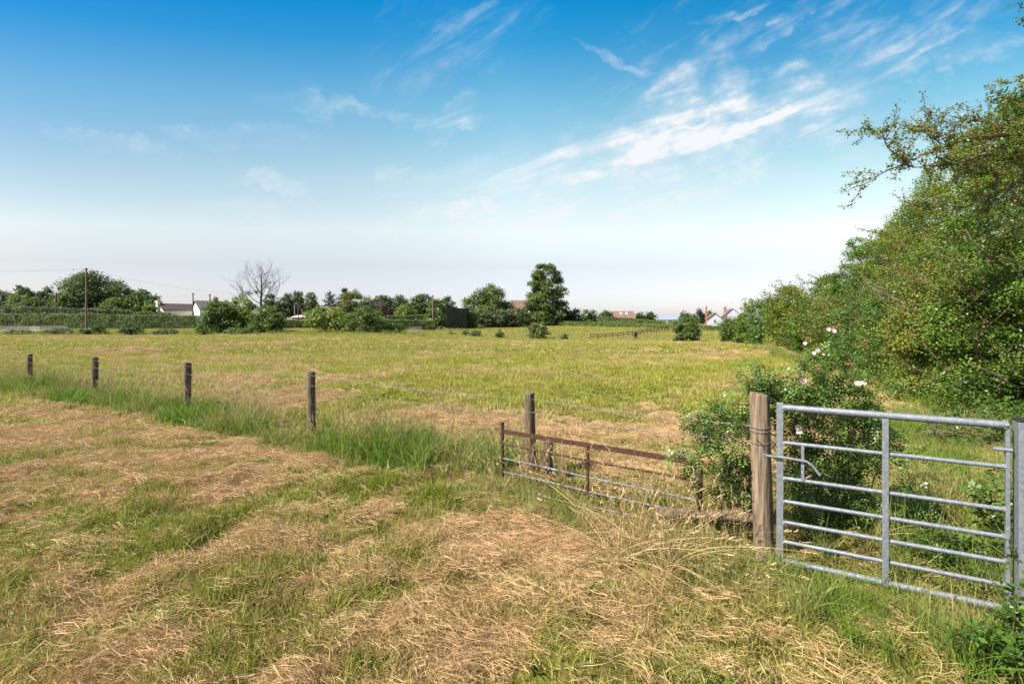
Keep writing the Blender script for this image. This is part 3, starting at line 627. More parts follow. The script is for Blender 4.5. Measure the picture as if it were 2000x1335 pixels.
FT = 'trees standing beyond the far hedge'
TREES = [
 # name, label, kind, px0, px1, top, bot, Y, mat, kw
 ('oak_tree', 'broad dark oak rising behind the tall brown telegraph pole', 'spread', 116, 240, 536, 612, 138, 'dark', dict(lobes=26, lr=.34, gappy=.24, dens=3.6)),
 ('broadleaf_tree', 'dark rounded tree cut by the picture edge at the far left', 'dome', -40, 32, 570, 612, 150, 'dark', {}),
 ('broadleaf_tree', 'dark tree with a flat crown between the left edge and the short poles', 'dome', 18, 68, 562, 612, 150, 'dark', {}),
 ('broadleaf_tree', 'low green dome tree in front of the dark trees at far left', 'bush', 14, 76, 579, 616, 128, 'mid', {}),
 ('broadleaf_tree', 'small round-topped tree between the two short dark poles', 'dome', 74, 106, 563, 614, 165, 'dark', dict(gappy=.32)),
 ('broadleaf_tree', 'leafy green tree below the left side of the broad oak', 'bush', 104, 150, 574, 616, 128, 'mid', {}),
 ('broadleaf_tree', 'wide dark tree with a domed top to the right of the oak', 'dome', 232, 312, 568, 614, 150, 'dark', dict(lobes=20)),
 ('broadleaf_tree', 'paler green tree in front of the wide dark tree near the cream cottage', 'dome', 246, 290, 573, 619, 130, 'mid', {}),
 ('broadleaf_tree', 'small pale bushy tree beside the gable of the cream cottage', 'bush', 282, 303, 593, 619, 128, 'bright', {}),
 ('broadleaf_tree', 'green tree filling the gap right of the oak trunk', 'bush', 196, 250, 583, 619, 129, 'mid', {}),
 ('broadleaf_tree', 'small rounded tree directly behind the bare dead tree', 'dome', 515, 541, 577, 612, 150, 'dark', {}),
 ('poplar_tree', 'airy greyish tree next right of the bare dead tree', 'pole', 540, 576, 576, 618, 150, 'grey', dict(gappy=.34, spray=.16)),
 ('poplar_tree', 'airy greyish tree in the middle of the group of three', 'pole', 566, 602, 572, 618, 152, 'grey', dict(gappy=.34, spray=.16)),
 ('poplar_tree', 'airy greyish tree last of the three beside the red gabled house', 'pole', 594, 628, 573, 618, 151, 'grey', dict(gappy=.34, spray=.16)),
 ('conifer_tree', 'shorter dark conifer above the red gabled house', 'conifer', 634, 660, 575, 612, 175, 'conifer', dict(lobes=22, lr=.32, spray=.2, gappy=.3)),
 ('conifer_tree', 'taller dark conifer leaning out behind the yellow willow', 'conifer', 656, 686, 566, 612, 180, 'conifer', dict(lobes=22, lr=.32, spray=.2, gappy=.3)),
 ('willow_tree', 'yellowish drooping willow behind the two orchard trees', 'dome', 660, 714, 571, 622, 160, 'willow', dict(up=.1)),
 ('broadleaf_tree', 'grey-green tree tucked right of the yellow willow', 'dome', 700, 730, 583, 620, 158, 'grey', {}),
 ('birch_tree', 'soft grey birch around the thin pole by the orchard', 'dome', 722, 768, 579, 616, 162, 'grey', dict(gappy=.3)),
 ('plum_tree', 'purplish bush below the grey birch', 'bush', 734, 776, 594, 620, 155, 'plum', {}),
 ('oak_tree', 'dark round oak with branches showing left of two dark oaks', 'spread', 756, 802, 579, 618, 180, 'dark', dict(gappy=.3)),
 ('oak_tree', 'dark oak with an open crown beside the leaning field pole', 'spread', 802, 848, 577, 618, 178, 'dark', dict(gappy=.3)),
 ('broadleaf_tree', 'bright low tree at the foot of the two dark oaks', 'bush', 774, 806, 597, 622, 150, 'bright', {}),
 ('broadleaf_tree', 'mid green rounded tree between the two dark oaks', 'bush', 792, 822, 592, 622, 152, 'mid', {}),
 ('broadleaf_tree', 'open dark tree behind the clipped black yew block', 'spread', 860, 888, 582, 620, 180, 'dark', dict(gappy=.36)),
 ('broadleaf_tree', 'green bushy tree growing round the leaning field pole', 'bush', 832, 872, 588, 642, 140, 'mid', {}),
 ('broadleaf_tree', 'large dome shaped tree right of the clipped yew block', 'dome', 906, 1001, 559, 628, 178, 'mid', dict(lobes=26, lr=.34, gappy=.27, dens=3.0)),
 ('horse_chestnut_tree', 'tall dense tree standing alone above the roofs on the skyline', 'tall', 1028, 1104, 520, 633, 185, 'mid', dict(lobes=34, lr=.34, gappy=.16, dens=4.2, spray=.03)),
 ('broadleaf_tree', 'dark spreading tree low at the right foot of the tall skyline tree', 'bush', 1088, 1120, 602, 632, 190, 'dark', {}),
 ('broadleaf_tree', 'small pointed dark tree right of the tall skyline tree', 'dome', 1112, 1136, 605, 632, 188, 'dark', {}),
 ('broadleaf_tree', 'small tree above the left end of the double hedges', 'dome', 1136, 1152, 607, 630, 200, 'mid', {}),
 ('broadleaf_tree', 'thin greyish tree above the double hedges', 'dome', 1150, 1164, 608, 630, 202, 'grey', dict(gappy=.36)),
 ('broadleaf_tree', 'round tree beside the roof with two skylights', 'dome', 1168, 1196, 608, 628, 225, 'dark', {}),
 ('broadleaf_tree', 'dark low tree between the skylight roof and the barn', 'dome', 1238, 1262, 612, 630, 235, 'dark', {}),
 ('broadleaf_tree', 'dark tree touching the left end of the grey barn roof', 'dome', 1258, 1282, 612, 630, 232, 'dark', {}),
 ('broadleaf_tree', 'dark upright tree at the right end of the grey barn', 'dome', 1327, 1346, 611, 634, 215, 'dark', {}),
 ('broadleaf_tree', 'pale low tree right of the barn behind the dense field bush', 'bush', 1340, 1364, 616, 638, 200, 'mid', {}),
 ('conifer_tree', 'small conifer left of the tall brick chimney', 'conifer', 1361, 1378, 606, 636, 205, 'conifer', dict(lr=.34)),
 ('broadleaf_tree', 'leafy tree behind the tall brick chimney of the white house', 'dome', 1372, 1398, 610, 632, 205, 'mid', {}),
]
for i, (nm, lab, kd, a, b, t, bo, Y, mt, kw) in enumerate(TREES):
    tree(nm, lab.replace('cut by the picture edge at the far left', 'at the far left end of the skyline trees'), kd, a, b, t, bo, Y, mt, 'tree', FT, seed=100+i, **kw)

MT = [
 ('shrub_tree', 'tall leafy shrub tree left of the bare dead tree', 'bush', 396, 470, 590, 649, 93, 'mid', dict(lobes=22, lr=.36, spray=.12)),
 ('shrub_tree', 'upright leafy shrub with shoots, against the dead tree', 'bush', 440, 496, 581, 649, 95, 'bright', dict(lobes=22, lr=.34, spray=.2)),
 ('shrub_tree', 'round leafy shrub at the foot of the dead tree', 'bush', 486, 550, 600, 648, 93, 'mid', dict(lobes=20, lr=.36, spray=.12)),
 ('orchard_tree', 'yellow-green orchard tree with a short dark trunk beside the pale flat roof', 'dome', 601, 676, 601, 642, 95, 'bright', dict(lobes=20, tr=.14)),
 ('orchard_tree', 'darker green orchard tree beside the little wooden field gate', 'dome', 672, 752, 601, 645, 95, 'mid', dict(lobes=20, tr=.14)),
 ('field_bush', 'low dark bramble mound between the orchard and the field gate', 'bush', 742, 790, 633, 650, 100, 'dark', {}),
 ('field_bush', 'grey-green shrub below the large dome tree', 'bush', 924, 960, 606, 638, 165, 'grey', {}),
 ('field_bush', 'spreading pale shrub at the left foot of the red roof', 'bush', 950, 1000, 607, 638, 168, 'grey', {}),
 ('field_bush', 'dark rounded shrub in front of the large red-brown roof', 'bush', 990, 1034, 605, 637, 170, 'dark', {}),
 ('field_bush', 'small mid green shrub between clipped yew and dome tree', 'bush', 904, 932, 606, 640, 158, 'mid', {}),
 ('field_bush', 'yellow-green bush alone beside the wire fence in the paddock', 'bush', 1033, 1071, 632, 660, 104, 'willow', dict(lobes=14, spray=.2)),
 ('field_bush', 'dense dark bush standing at the end of the paddock fence', 'haw', 1317, 1366, 620, 668, 90, 'mid', dict(lobes=20)),
]
for i, (nm, lab, kd, a, b, t, bo, Y, mt, kw) in enumerate(MT):
    tree(nm, lab, kd, a, b, t, bo, Y, mt, 'tree' if 'tree' in nm else 'bush', 'trees and bushes round the far edge of the meadow', seed=300+i, **kw)
WD = [
 ('weed_clump', 'low dark weed clump below the galvanised field gate', 95, 137, 642, 654, 88), ('weed_clump', 'leafy weed clump right of the tall pole foot', 180, 204, 634, 654, 88),
 ('weed_clump', 'wide nettle clump with a pointed shoot by the far hedge', 236, 280, 634, 655, 88), ('weed_clump', 'flat weed clump in front of the cream cottage hedge', 306, 342, 643, 655, 88),
 ('weed_clump', 'pale weed tuft next to the tall shrub trees', 384, 406, 636, 655, 88), ('weed_clump', 'small weeds at the foot of the tall pole', 156, 182, 643, 655, 88),
 ('weed_clump', 'tiny weed tuft at the far left of the bank', 18, 54, 645, 655, 88), ('weed_clump', 'dark nettles under the tall shrub trees', 440, 490, 641, 653, 90),
 ('weed_clump', 'smallest of the weeds along the paddock wire', 880, 888, 649, 655, 112), ('weed_clump', 'narrow dark weed along the paddock wire', 905, 914, 645, 656, 111),
 ('weed_clump', 'broadest dark weed along the paddock wire', 914, 937, 646, 658, 110), ('weed_clump', 'thin weed beside a paddock wire post', 970, 983, 646, 659, 107),
 ('weed_clump', 'low weed right of the lone paddock bush', 1096, 1108, 653, 662, 101)]
for i, (nm, lab, a, b, t, bo, Y) in enumerate(WD):
    tree(nm, lab, 'bush', a, b, t, bo, Y, ['grey', 'mid', 'dark'][i % 3], 'weed', 'weeds at the far edge of the meadow', seed=400+i, lobes=16, lr=.3, trunk=False, spray=.4, gappy=.36, dens=3.0, leaf=2.6/F*Y)

hedge('clipped_hedge', 'long clipped hedge running behind the tall pole and cream cottage', [(-120, 101, 611), (0, 103, 611.5), (200, 105, 613.5), (400, 108, 617), (560, 112, 624), (620, 114, 626)], 1.7, 'hedge', .20, 3.2, 1, 'clipped field hedges', bump=.16)
hedge('clipped_hedge', 'second lower hedge behind the long clipped hedge and below the oak', [(-90, 122, 599), (60, 124, 600), (180, 126, 603), (330, 128, 612)], 2.0, 'grey', .30, 2.6, 2, 'clipped field hedges', bump=.3)
hedge('clipped_hedge', 'short flat-topped hedge right of the orchard trees', [(748, 126, 625), (800, 128, 625), (850, 130, 625)], 1.6, 'hedge', .24, 3, 3, 'clipped field hedges')
hedge('clipped_hedge', 'loose hedge under the dark oaks above the flat-topped hedge', [(756, 142, 618), (800, 143, 616), (836, 144, 616)], 2.0, 'mid', .3, 2.8, 4, 'clipped field hedges', bump=.3)
hedge('clipped_hedge', 'lower of the two hedges running right from the tall skyline tree', [(1070, 184, 626), (1130, 178, 628), (1240, 168, 631), (1390, 152, 636)], 2.2, 'hedge', .34, 3, 5, 'clipped field hedges', bump=.25)
hedge('clipped_hedge', 'upper of the two hedges, below the roof with two skylights', [(1160, 214, 618), (1240, 205, 622), (1300, 200, 628)], 2.2, 'mid', .4, 3, 6, 'clipped field hedges', bump=.25)
hedge('clipped_hedge', 'short dark hedge in front of the grey barn wall', [(1306, 214, 626), (1336, 210, 626)], 2.0, 'mid', .4, 3, 7, 'clipped field hedges', bump=.2)
hedge('garden_hedge', 'garden hedge below the window of the white house', [(1374, 150, 637), (1400, 148, 637), (1450, 145, 640)], 1.8, 'mid', .3, 3, 8, 'clipped field hedges', bump=.3)
hedge('yew_block', 'clipped black-green yew block with a flat top', [(871, 154, 602), (914, 154, 602.5)], 5.0, 'yew', .22, 6.5, 9, bump=.05, cat='hedge')

# ---- bare dead tree
def limb(b, p, d, L, r0, depth, r, spread=.55, gravity=0.0):
    k = 4; pts = [np.array(p, float)]; d = np.array(d, float)
    for i in range(k):
        d = unit(d+r.normal(0, .13, 3)+np.array([0, 0, .05+gravity])); pts.append(pts[-1]+d*L/k)
    b.tube(pts, [r0*(1-.55*i/k) for i in range(k+1)], 6 if depth > 2 else 4)
    if depth <= 0: return
    nb = r.integers(3, 5)
    for j in range(nb):
        t = r.integers(1, k+1) if j else k
        ax = unit(r.normal(size=3)); nd = unit(d*.9+ax*spread*r.uniform(.7, 1.3))
        limb(b, pts[t], nd, L*r.uniform(.55, .8), r0*.5*(1.0 if j else 1.1), depth-1, r, spread, gravity)
Xd, Yd = at(510, 118); gd = G(Xd, Yd)
o = empty('dead_tree', (Xd, Yd, gd), 'bare leafless dead tree rising above the shrubs with dark clumps', 'tree')
r = np.random.default_rng(5); b = MB()
H = zat(525, Yd)-gd
b.tube([(0, 0, -.2), (.05, 0, H*.25), (-.1, .1, H*.45), (.15, 0, H*.62), (.1, 0, H*.8), (.2, .1, H*.97)], [.36, .30, .26, .20, .13, .05], 8)
for zf, az, L, tilt in [(.30, 170, .30, .75), (.34, 10, .30, .8), (.40, 200, .36, .7), (.44, -25, .34, .6), (.5, 150, .34, .75), (.52, 60, .3, .8), (.57, 190, .3, .9), (.6, -10, .26, .9), (.68, 140, .22, 1.1), (.7, 20, .22, 1.2), (.8, 100, .16, 1.4), (.82, -40, .16, 1.4)]:
    limb(b, (0, 0, H*zf), (math.cos(R(az)), .45*math.sin(R(az)), tilt), H*L, .15*(1.15-zf), 3, r, .6)
b.build('trunk', DEADBARK, o, True)
for q, (px, py, s) in enumerate([(486, 571, .55), (503, 567, .65), (521, 557, .75)]):
    V, tn, _ = crown((0, 0, -s), s, s, 2*s, 'bush', 260, .22, r=np.random.default_rng(q), gappy=0)
    k = link('twig_clump', quads('twig_clump', V, tn), LEAF['yew'], o); k.location = ((px-510)/F*Yd, 0, zat(py, Yd)-gd)

# ---- the hedgerow of old hawthorns along the right of the meadow
HT = [  # centre px, Y, radius, top py, leaf, label
 (1432, 70, 1.5, 628, 'mid', 'last and smallest shrub of the hedgerow, below the white gable'),
 (1482, 62, 2.5, 596, 'haw', 'hedgerow tree directly right of the white house'),
 (1530, 50, 2.6, 585, 'ivy', 'dark green hedgerow tree over a black hollow at the field corner'),
 (1572, 40, 2.5, 562, 'haw2', 'olive hedgerow tree with bare twigs on its top'),
 (1655, 32, 2.4, 540, 'haw', 'mid green hedgerow tree left of the tall dark crown'),
 (1735, 26, 2.2, 470, 'ivy', 'dark glossy crown standing up stepwise from the hedgerow'),
 (1800, 21.5, 2.2, 440, 'haw', 'hawthorn with a few brown dead leaves in the hedgerow'),
 (1880, 17.6, 2.2, 375, 'haw2', 'olive hawthorn right below the overhanging bough'),
 (1962, 14.2, 2.1, 300, 'haw', 'tall hawthorn whose top meets the overhanging bough'),
 (2060, 11.6, 2.0, 240, 'haw2', 'yellowish hawthorn behind the steel gate with tangled bare twigs'),
 (2150, 9.6, 1.9, 190, 'haw', 'nearest hawthorn, sending a long bough out over the meadow')]
HB = [(1600, 29, 1.5, 612, 'haw', 'low green bush at the hedge foot before the tall dark crown'), (1668, 21, 1.4, 598, 'haw2', 'low olive bush at the hedge foot left of the brown-leaved hawthorn'),
 (1735, 16.4, 1.4, 590, 'ivy', 'glossy dark bush at the hedge foot above the rose flowers'), (1812, 13, 1.3, 560, 'haw', 'leafy bush at the hedge foot below the long bough'),
 (1900, 10.6, 1.25, 545, 'haw2', 'yellow-green bush at the hedge foot behind the steel gate'), (2010, 8.9, 1.2, 520, 'haw', 'bush nearest the steel gatepost at the hedge foot')]
NT = len(HT)
HT = HT[:-1]+HB+HT[-1:]
for i, (px, Y, rad, top, mt, lab) in enumerate(HT):
    r = np.random.default_rng(700+i)
    X = at(px, Y)[0]; g = G(X, Y); low = 'foot' in lab
    rz = zat(top, Y+.6)-g; near = Y < 30
    leaf = max(.052, 3.0/F*Y) if near else 3.0/F*Y
    area = math.pi*(rad*1.5)*rz*1.15
    nl = int(min(120000, 5.0*area/(leaf*leaf*.62)))
    o = empty('hedge_bush' if low else 'hawthorn_tree', (X, Y, g), lab, 'bush' if low else 'tree', 'bushes at the hedge foot' if low else 'trees of the hedgerow')
    dy = rad*1.55 if Y < 45 else rad*1.7
    V, tn, L = crown((0, 0, -.1), rad*1.08, dy, rz, 'haw', nl, leaf, 120 if near else 70, .19 if near else .22, clump=.10 if near else .2, per=20, r=r, gappy=.2, spray=.06, up=.5, side=(-.80, -.60), aspect=.7)
    lim = [(q[0]*rad*.9, q[1]*dy*.9, q[2]*rz) for q in L[:22]]
    trunk_mb((0, 0, -.15), (.1, 0, rz*.8), .06 if low else .16, lim, r).build('trunk', BARK, o, True)
    b = MB(); SH = []      # twigs and leafy shoots poking out of the crown
    for q in range(110 if near else 40):
        th = r.uniform(math.pi*.7, math.pi*1.8); zf = r.uniform(.25, 1.0) if r.random() < .6 else r.uniform(.85, 1.0)
        wv_ = np.interp(zf, [p_[0] for p_ in PROF['haw']], [p_[1] for p_ in PROF['haw']])*(r.random()**.3 if zf > .85 else 1)
        p0 = np.array([math.cos(th)*rad*wv_*.8, math.sin(th)*dy*wv_*.8, zf*rz*.95]); dd = unit(np.array([math.cos(th), math.sin(th), r.uniform(-.2, 1.2)])+r.normal(0, .3, 3))
        pts = [p0]; big = near and q < 4; st = r.uniform(.2, .3) if big else r.uniform(.10, .24)*(1 if near else 1.5); p0 = p0*(.92 if big else 1)
        for _ in range(5): dd = unit(dd+r.normal(0, .2, 3)+np.array([0, 0, .04])); pts.append(pts[-1]+dd*st)
        b.tube(pts, [.026, .024, .02, .016, .011, .005] if big else [.013, .011, .009, .007, .005, .003] if near else [.03, .026, .02, .016, .012, .006], 4)
        if r.random() < .75:
            for t in np.linspace(.15, 1, 16):
                k = t*5; a_ = min(int(k), 4); e_ = pts[a_]+(pts[a_+1]-pts[a_])*(k-a_)
                SH.append(e_+r.normal(0, leaf*.9, (5, 3)))
    SH = np.concatenate(SH)
    V2 = leaf_quads(SH, unit(r.normal(size=(len(SH), 3))+np.array([0, 0, .6])), leaf*r.uniform(.6, 1.2, len(SH)), .7, r)
    link('crown', quads('crown', np.concatenate([V, V2]), np.concatenate([tn, np.clip(r.random(len(SH))*.9+.1, 0, 1)])), LEAF[mt], o)
    b.build('twigs', TWIG, o)
NEAR_HAW = o; NEAR_G = np.array([X, Y, g])

# overhanging bough: limbs given by photo position and distance, with leafy spurs
def bough(path, r0, spurs, seed, parent, origin, leafn=7, spl=.34, leaf=.038):
    r = np.random.default_rng(seed); b = MB(); LV, LT = [], []
    P = [np.array([*at(px, Y), zat(py, Y)])-origin for px, py, Y in path]
    fine = []
    for a, c in zip(P, P[1:]):
        k = max(2, int(np.linalg.norm(c-a)/.13))
        for t in range(k): fine.append(a+(c-a)*t/k+r.normal(0, .012, 3))
    fine.append(P[-1]); rad = np.linspace(r0, .004, len(fine))
    b.tube(fine, list(rad), 6)
    def spray(p0, dd, L, rr, lv):
        pts = [p0]; k = max(3, int(L/.06))
        for _ in range(k): dd = unit(dd+r.normal(0, .17, 3)); pts.append(pts[-1]+dd*L/k)
        b.tube(pts, list(np.linspace(rr, .002, k+1)), 4)
        for q in pts[1:]:
            m_ = r.poisson(leafn)
            if m_:
                LV.append(q+r.normal(0, .028, (m_, 3))); LT.append(np.clip(r.random(m_), 0, 1))
            if lv and r.random() < .4:
                spray(q, unit(dd+r.normal(0, .7, 3)+np.array([0, 0, .25])), L*.45, rr*.6, lv-1)
    for _ in range(spurs):
        i = r.integers(1, len(fine)-2); dd = unit(fine[i+1]-fine[i]); side = unit(r.normal(size=3)+np.array([0, 0, .35]))
        spray(fine[i], unit(dd*.6+side*.8), spl*r.uniform(.5, 1.5), .007, 1)
    for q in fine[len(fine)//2:]:
        m_ = r.poisson(leafn*.6); LV.append(q+r.normal(0, .03, (m_, 3))); LT.append(r.random(m_))
    o = b.build('bough', TWIG, parent, True)
    C = np.concatenate(LV); T = np.concatenate(LT)
    V = leaf_quads(C, unit(r.normal(size=(len(C), 3))+np.array([0, 0, .6])), leaf*r.uniform(.6, 1.25, len(C)), .66, r)
    link('leaf_spray', quads('leaf_spray', V, T), LEAF['haw2'] if seed % 3 else LEAF['haw'], o)
BO = [([(2060, 285, 8.6), (1990, 262, 8.3), (1900, 268, 8.0), (1830, 290, 7.8), (1765, 318, 7.6), (1718, 340, 7.5), (1684, 362, 7.4), (1640, 376, 7.3)], .035, 46, 1),
      ([(1935, 300, 8.2), (1860, 322, 8.0), (1800, 326, 7.8), (1745, 322, 7.7)], .02, 22, 2),
      ([(1765, 318, 7.6), (1735, 285, 7.55), (1712, 258, 7.5), (1688, 240, 7.5)], .010, 12, 3),
      ([(1840, 286, 7.8), (1805, 256, 7.8), (1778, 228, 7.8)], .012, 14, 4),
      ([(1985, 262, 8.3), (1930, 238, 8.2), (1880, 232, 8.1), (1835, 222, 8.0)], .014, 20, 5),
      ([(2060, 230, 8.6), (2010, 205, 8.5), (1975, 190, 8.4), (1942, 200, 8.3)], .016, 22, 6),
      ([(2060, 340, 8.8), (1980, 360, 8.4), (1890, 405, 8.2), (1800, 395, 8.0)], .022, 26, 7),
      ([(2080, 130, 8.0), (2020, 140, 7.9), (1985, 160, 7.8), (1940, 168, 7.7)], .010, 5, 8),
      ([(2080, 40, 7.6), (2025, 20, 7.5), (1985, 10, 7.4), (1950, 22, 7.4)], .010, 5, 9),
      ([(2060, 300, 8.6), (1990, 310, 8.4), (1920, 340, 8.3), (1850, 350, 8.2)], .02, 22, 11),
      ([(2060, 400, 8.6), (1960, 440, 8.4), (1880, 470, 8.3)], .02, 16, 12), ([(2080, 260, 8.8), (2010, 250, 8.5), (1960, 290, 8.4), (1900, 330, 8.3)], .02, 24, 13), ([(2080, 330, 8.8), (2010, 330, 8.6), (1960, 380, 8.5), (1900, 430, 8.4)], .02, 20, 14)]
for path, r0, sp_, sd_ in BO: bough(path, r0, sp_, sd_, NEAR_HAW, NEAR_G, spl=.30 if sd_ not in (8, 9) else .14)
# ------------------------------------------------------------------ buildings far behind the hedges
PAINT = dict(cream=mat_noise('cream_render', (.62, .58, .46), (.72, .68, .56), nscale=1.5, bump=.05), white=mat_noise('white_render', (.68, .68, .66), (.80, .80, .78), nscale=1.5, bump=.05),
    grey=mat_noise('grey_white_render', (.30, .31, .33), (.38, .39, .41), nscale=1.5, bump=.05), orange=mat_courses('orange_brick', (.55, .20, .07), (.62, .25, .10), (.45, .25, .15), .22, .075),  # grey: white walls with the shade on the gables put into the colour
    brick=mat_courses('red_brick', (.22, .065, .035), (.30, .09, .05), (.28, .18, .14), .22, .075), dark=mat_noise('dark_timber', (.03, .022, .02), (.06, .045, .04), nscale=3),
    rbrown=mat_courses('dark_roof_tiles', (.050, .030, .026), (.075, .043, .036), (.03, .02, .02), .3, .2), rgrey=mat_courses('grey_roof_tiles', (.10, .085, .08), (.15, .12, .11), (.06, .05, .05), .3, .2),
    rred=mat_courses('red_roof_tiles', (.155, .085, .066), (.20, .11, .086), (.16, .08, .06), .3, .2), rflat=mat_noise('pale_roof_felt', (.52, .42, .36), (.62, .50, .44), nscale=1),
    sheet=mat_noise('blue_grey_sheeting', (.16, .195, .23), (.23, .27, .31), (14, 1, 1), 2, .5), glass=mat_noise('window_glass', (.02, .025, .03), (.06, .07, .08), nscale=1, rough=.08, bump=0, spec=.6),
    frame=mat_noise('white_frame', (.7, .7, .7), (.8, .8, .8), nscale=2, bump=0), lit=mat_noise('skylight_glass', (.55, .62, .68), (.7, .76, .8), nscale=1, rough=.1, bump=0, spec=.8), clay=mat_noise('clay_pot', (.30, .12, .06), (.4, .18, .1), nscale=5))  # lit: skylight panes with the bright sky's reflection put into the colour
def gabled(name, label, px, Y, rot, L, W, eave_py, ridge_py, wall, roof, cat='house', over=.3):
    """ridge along local x; local -y is the front. Returns the root and its sizes."""
    X, _ = at(px, Y); g = G(X, Y); o = empty(name, (X, Y, g), label, cat, None, R(rot))
    he, hr = zat(eave_py, Y)-g, zat(ridge_py, Y)-g
    b = MB(); x, y = L/2, W/2
    b.add([(-x, -y, -.6), (x, -y, -.6), (x, y, -.6), (-x, y, -.6), (-x, -y, he), (x, -y, he), (x, y, he), (-x, y, he), (-x, 0, hr-.06), (x, 0, hr-.06)],
          [(0, 1, 5, 4), (2, 3, 7, 6), (1, 2, 6, 9, 5), (3, 0, 4, 8, 7), (4, 5, 9, 8), (6, 7, 8, 9), (3, 2, 1, 0)])
    b.build('wall', PAINT[wall], o)
    sl = (hr-he)/y; r_ = MB(); t = .16; e = over
    for s in (-1, 1):
        V = [(-x-e, 0, hr+.02), (x+e, 0, hr+.02), (x+e, s*(y+e), he-sl*e+.02), (-x-e, s*(y+e), he-sl*e+.02)]
        V += [(p[0], p[1], p[2]+t) for p in V]
        r_.add(V, [(0, 1, 2, 3), (7, 6, 5, 4), (0, 4, 5, 1), (1, 5, 6, 2), (2, 6, 7, 3), (3, 7, 4, 0)])
    rf = r_.build('roof', PAINT[roof], o)
    return o, rf, he, hr
def chimney(rf, x, y, z0, z1, w_, d_, mat, pots=2):
    b = MB().box((x-w_/2, y-d_/2, z0), (x+w_/2, y+d_/2, z1)).box((x-w_/2-.06, y-d_/2-.06, z1-.32), (x+w_/2+.06, y+d_/2+.06, z1-.14))
    par = rf.parent if rf.parent else rf
    c = b.build('chimney', PAINT[mat], par)
    for k in range(pots):
        px = x+(k-(pots-1)/2)*.42
        MB().tube([(px, y, z1), (px, y, z1+.25), (px, y, z1+.5)], [.14, .11, .13], 8).build('chimney_pot', PAINT['clay'], c)
def window(o, x, y, z0, z1, w_, face='y', panes=2, glass='glass', sgn=-1):
    """window set 3 cm proud of a wall whose outside is local -y (face y) or -x (face x)"""
    f = MB(); gl = MB()
    def bx(m, a0, a1, c0, c1, d0, d1):
        lo, hi = min(sgn*d0, sgn*d1), max(sgn*d0, sgn*d1)
        if face == 'y': m.box((x+a0, y+lo, c0), (x+a1, y+hi, c1))
        else: m.box((y+lo, x+a0, c0), (y+hi, x+a1, c1))
    t = .07
    bx(f, -w_/2, w_/2, z0-t, z0, -.05, .09); bx(f, -w_/2, w_/2, z1, z1+t, -.05, .07); bx(f, -w_/2-t, -w_/2, z0-t, z1+t, -.05, .08); bx(f, w_/2, w_/2+t, z0-t, z1+t, -.05, .08)
    for k in range(1, panes): bx(f, -w_/2+w_*k/panes-.03, -w_/2+w_*k/panes+.03, z0, z1, -.05, .06)
    bx(gl, -w_/2, w_/2, z0, z1, -.05, .03)
    fo = f.build('window', PAINT['frame'], o); gl.build('pane', PAINT[glass], fo)

# cream cottage (left): gable towards the left, long front towards us
o, rf, he, hr = gabled('cottage', 'cream rendered cottage with a dark brown roof and porch canopy', 346, 134, 56, 8.6, 5.6, 605.5, 594, 'cream', 'rbrown')
chimney(rf, -4.55, 0, -.4, hr+.75, .7, 1.1, 'cream', 2)
for x, w_ in ((-2.3, .9), (.5, 1.1), (3.4, 1.1)): window(o, x, -2.6, he-1.45, he-.25, w_)
MB().box((-2.6, -3.9, he-2.55), (3.0, -2.62, he-2.42)).box((-2.55, -3.85, -.4), (-2.4, -3.7, he-2.55)).box((2.8, -3.85, -.4), (2.95, -3.7, he-2.55)).build('porch_canopy', PAINT['dark'], o)
MB().box((-1.9, -2.66, -.4), (1.2, -2.58, he-2.6)).build('door', PAINT['dark'], o)
# grey roofed cottage
o, rf, he, hr = gabled('cottage', 'white cottage with a grey tiled roof and one tall brick chimney', 414, 137, 52, 8.2, 5.6, 603.5, 588.5, 'white', 'rgrey')
chimney(rf, .9, 0, hr-.6, hr+1.05, 1.2, .7, 'brick', 2)
window(o, -2.4, -2.8, he-1.4, he-.3, .8); window(o, 2.0, -2.8, he-1.4, he-.3, .8)
# pale flat roofed building seen over the hedge
X, Y = at(596, 140); g = G(X, Y); o = empty('low_building', (X, Y, g), 'low building whose pale pinkish roof shows between hedge and poplars', 'building')
MB().box((-2.9, -2, -.4), (2.9, 2, zat(619, 140)-g)).build('wall', PAINT['brick'], o)
h_ = zat(617.5, 140)-g
MB().add([(-3.1, -2.2, h_-.35), (3.1, -2.2, h_-.35), (3.1, 2.2, h_+.25), (-3.1, 2.2, h_+.25), (-3.1, -2.2, h_-.2), (3.1, -2.2, h_-.2), (3.1, 2.2, h_+.4), (-3.1, 2.2, h_+.4)], [(3, 2, 1, 0), (4, 5, 6, 7), (0, 1, 5, 4), (1, 2, 6, 5), (2, 3, 7, 6), (3, 0, 4, 7)]).build('roof', PAINT['rflat'], o)
# red gabled house behind the orchard
o, rf, he, hr = gabled('house', 'red brick house with white-edged gables behind the orchard', 656, 165, 62, 7.5, 6.0, 609, 599.5, 'brick', 'rred')
b = MB()
for s in (-1, 1): b.beam((-4.08, 0, hr+.1), (-4.08, s*3.3, he-.25), .06, .22)
b.build('bargeboard', PAINT['frame'], o); window(o, 0, -3.75, he-1.2, he-.1, 1.1, 'x')
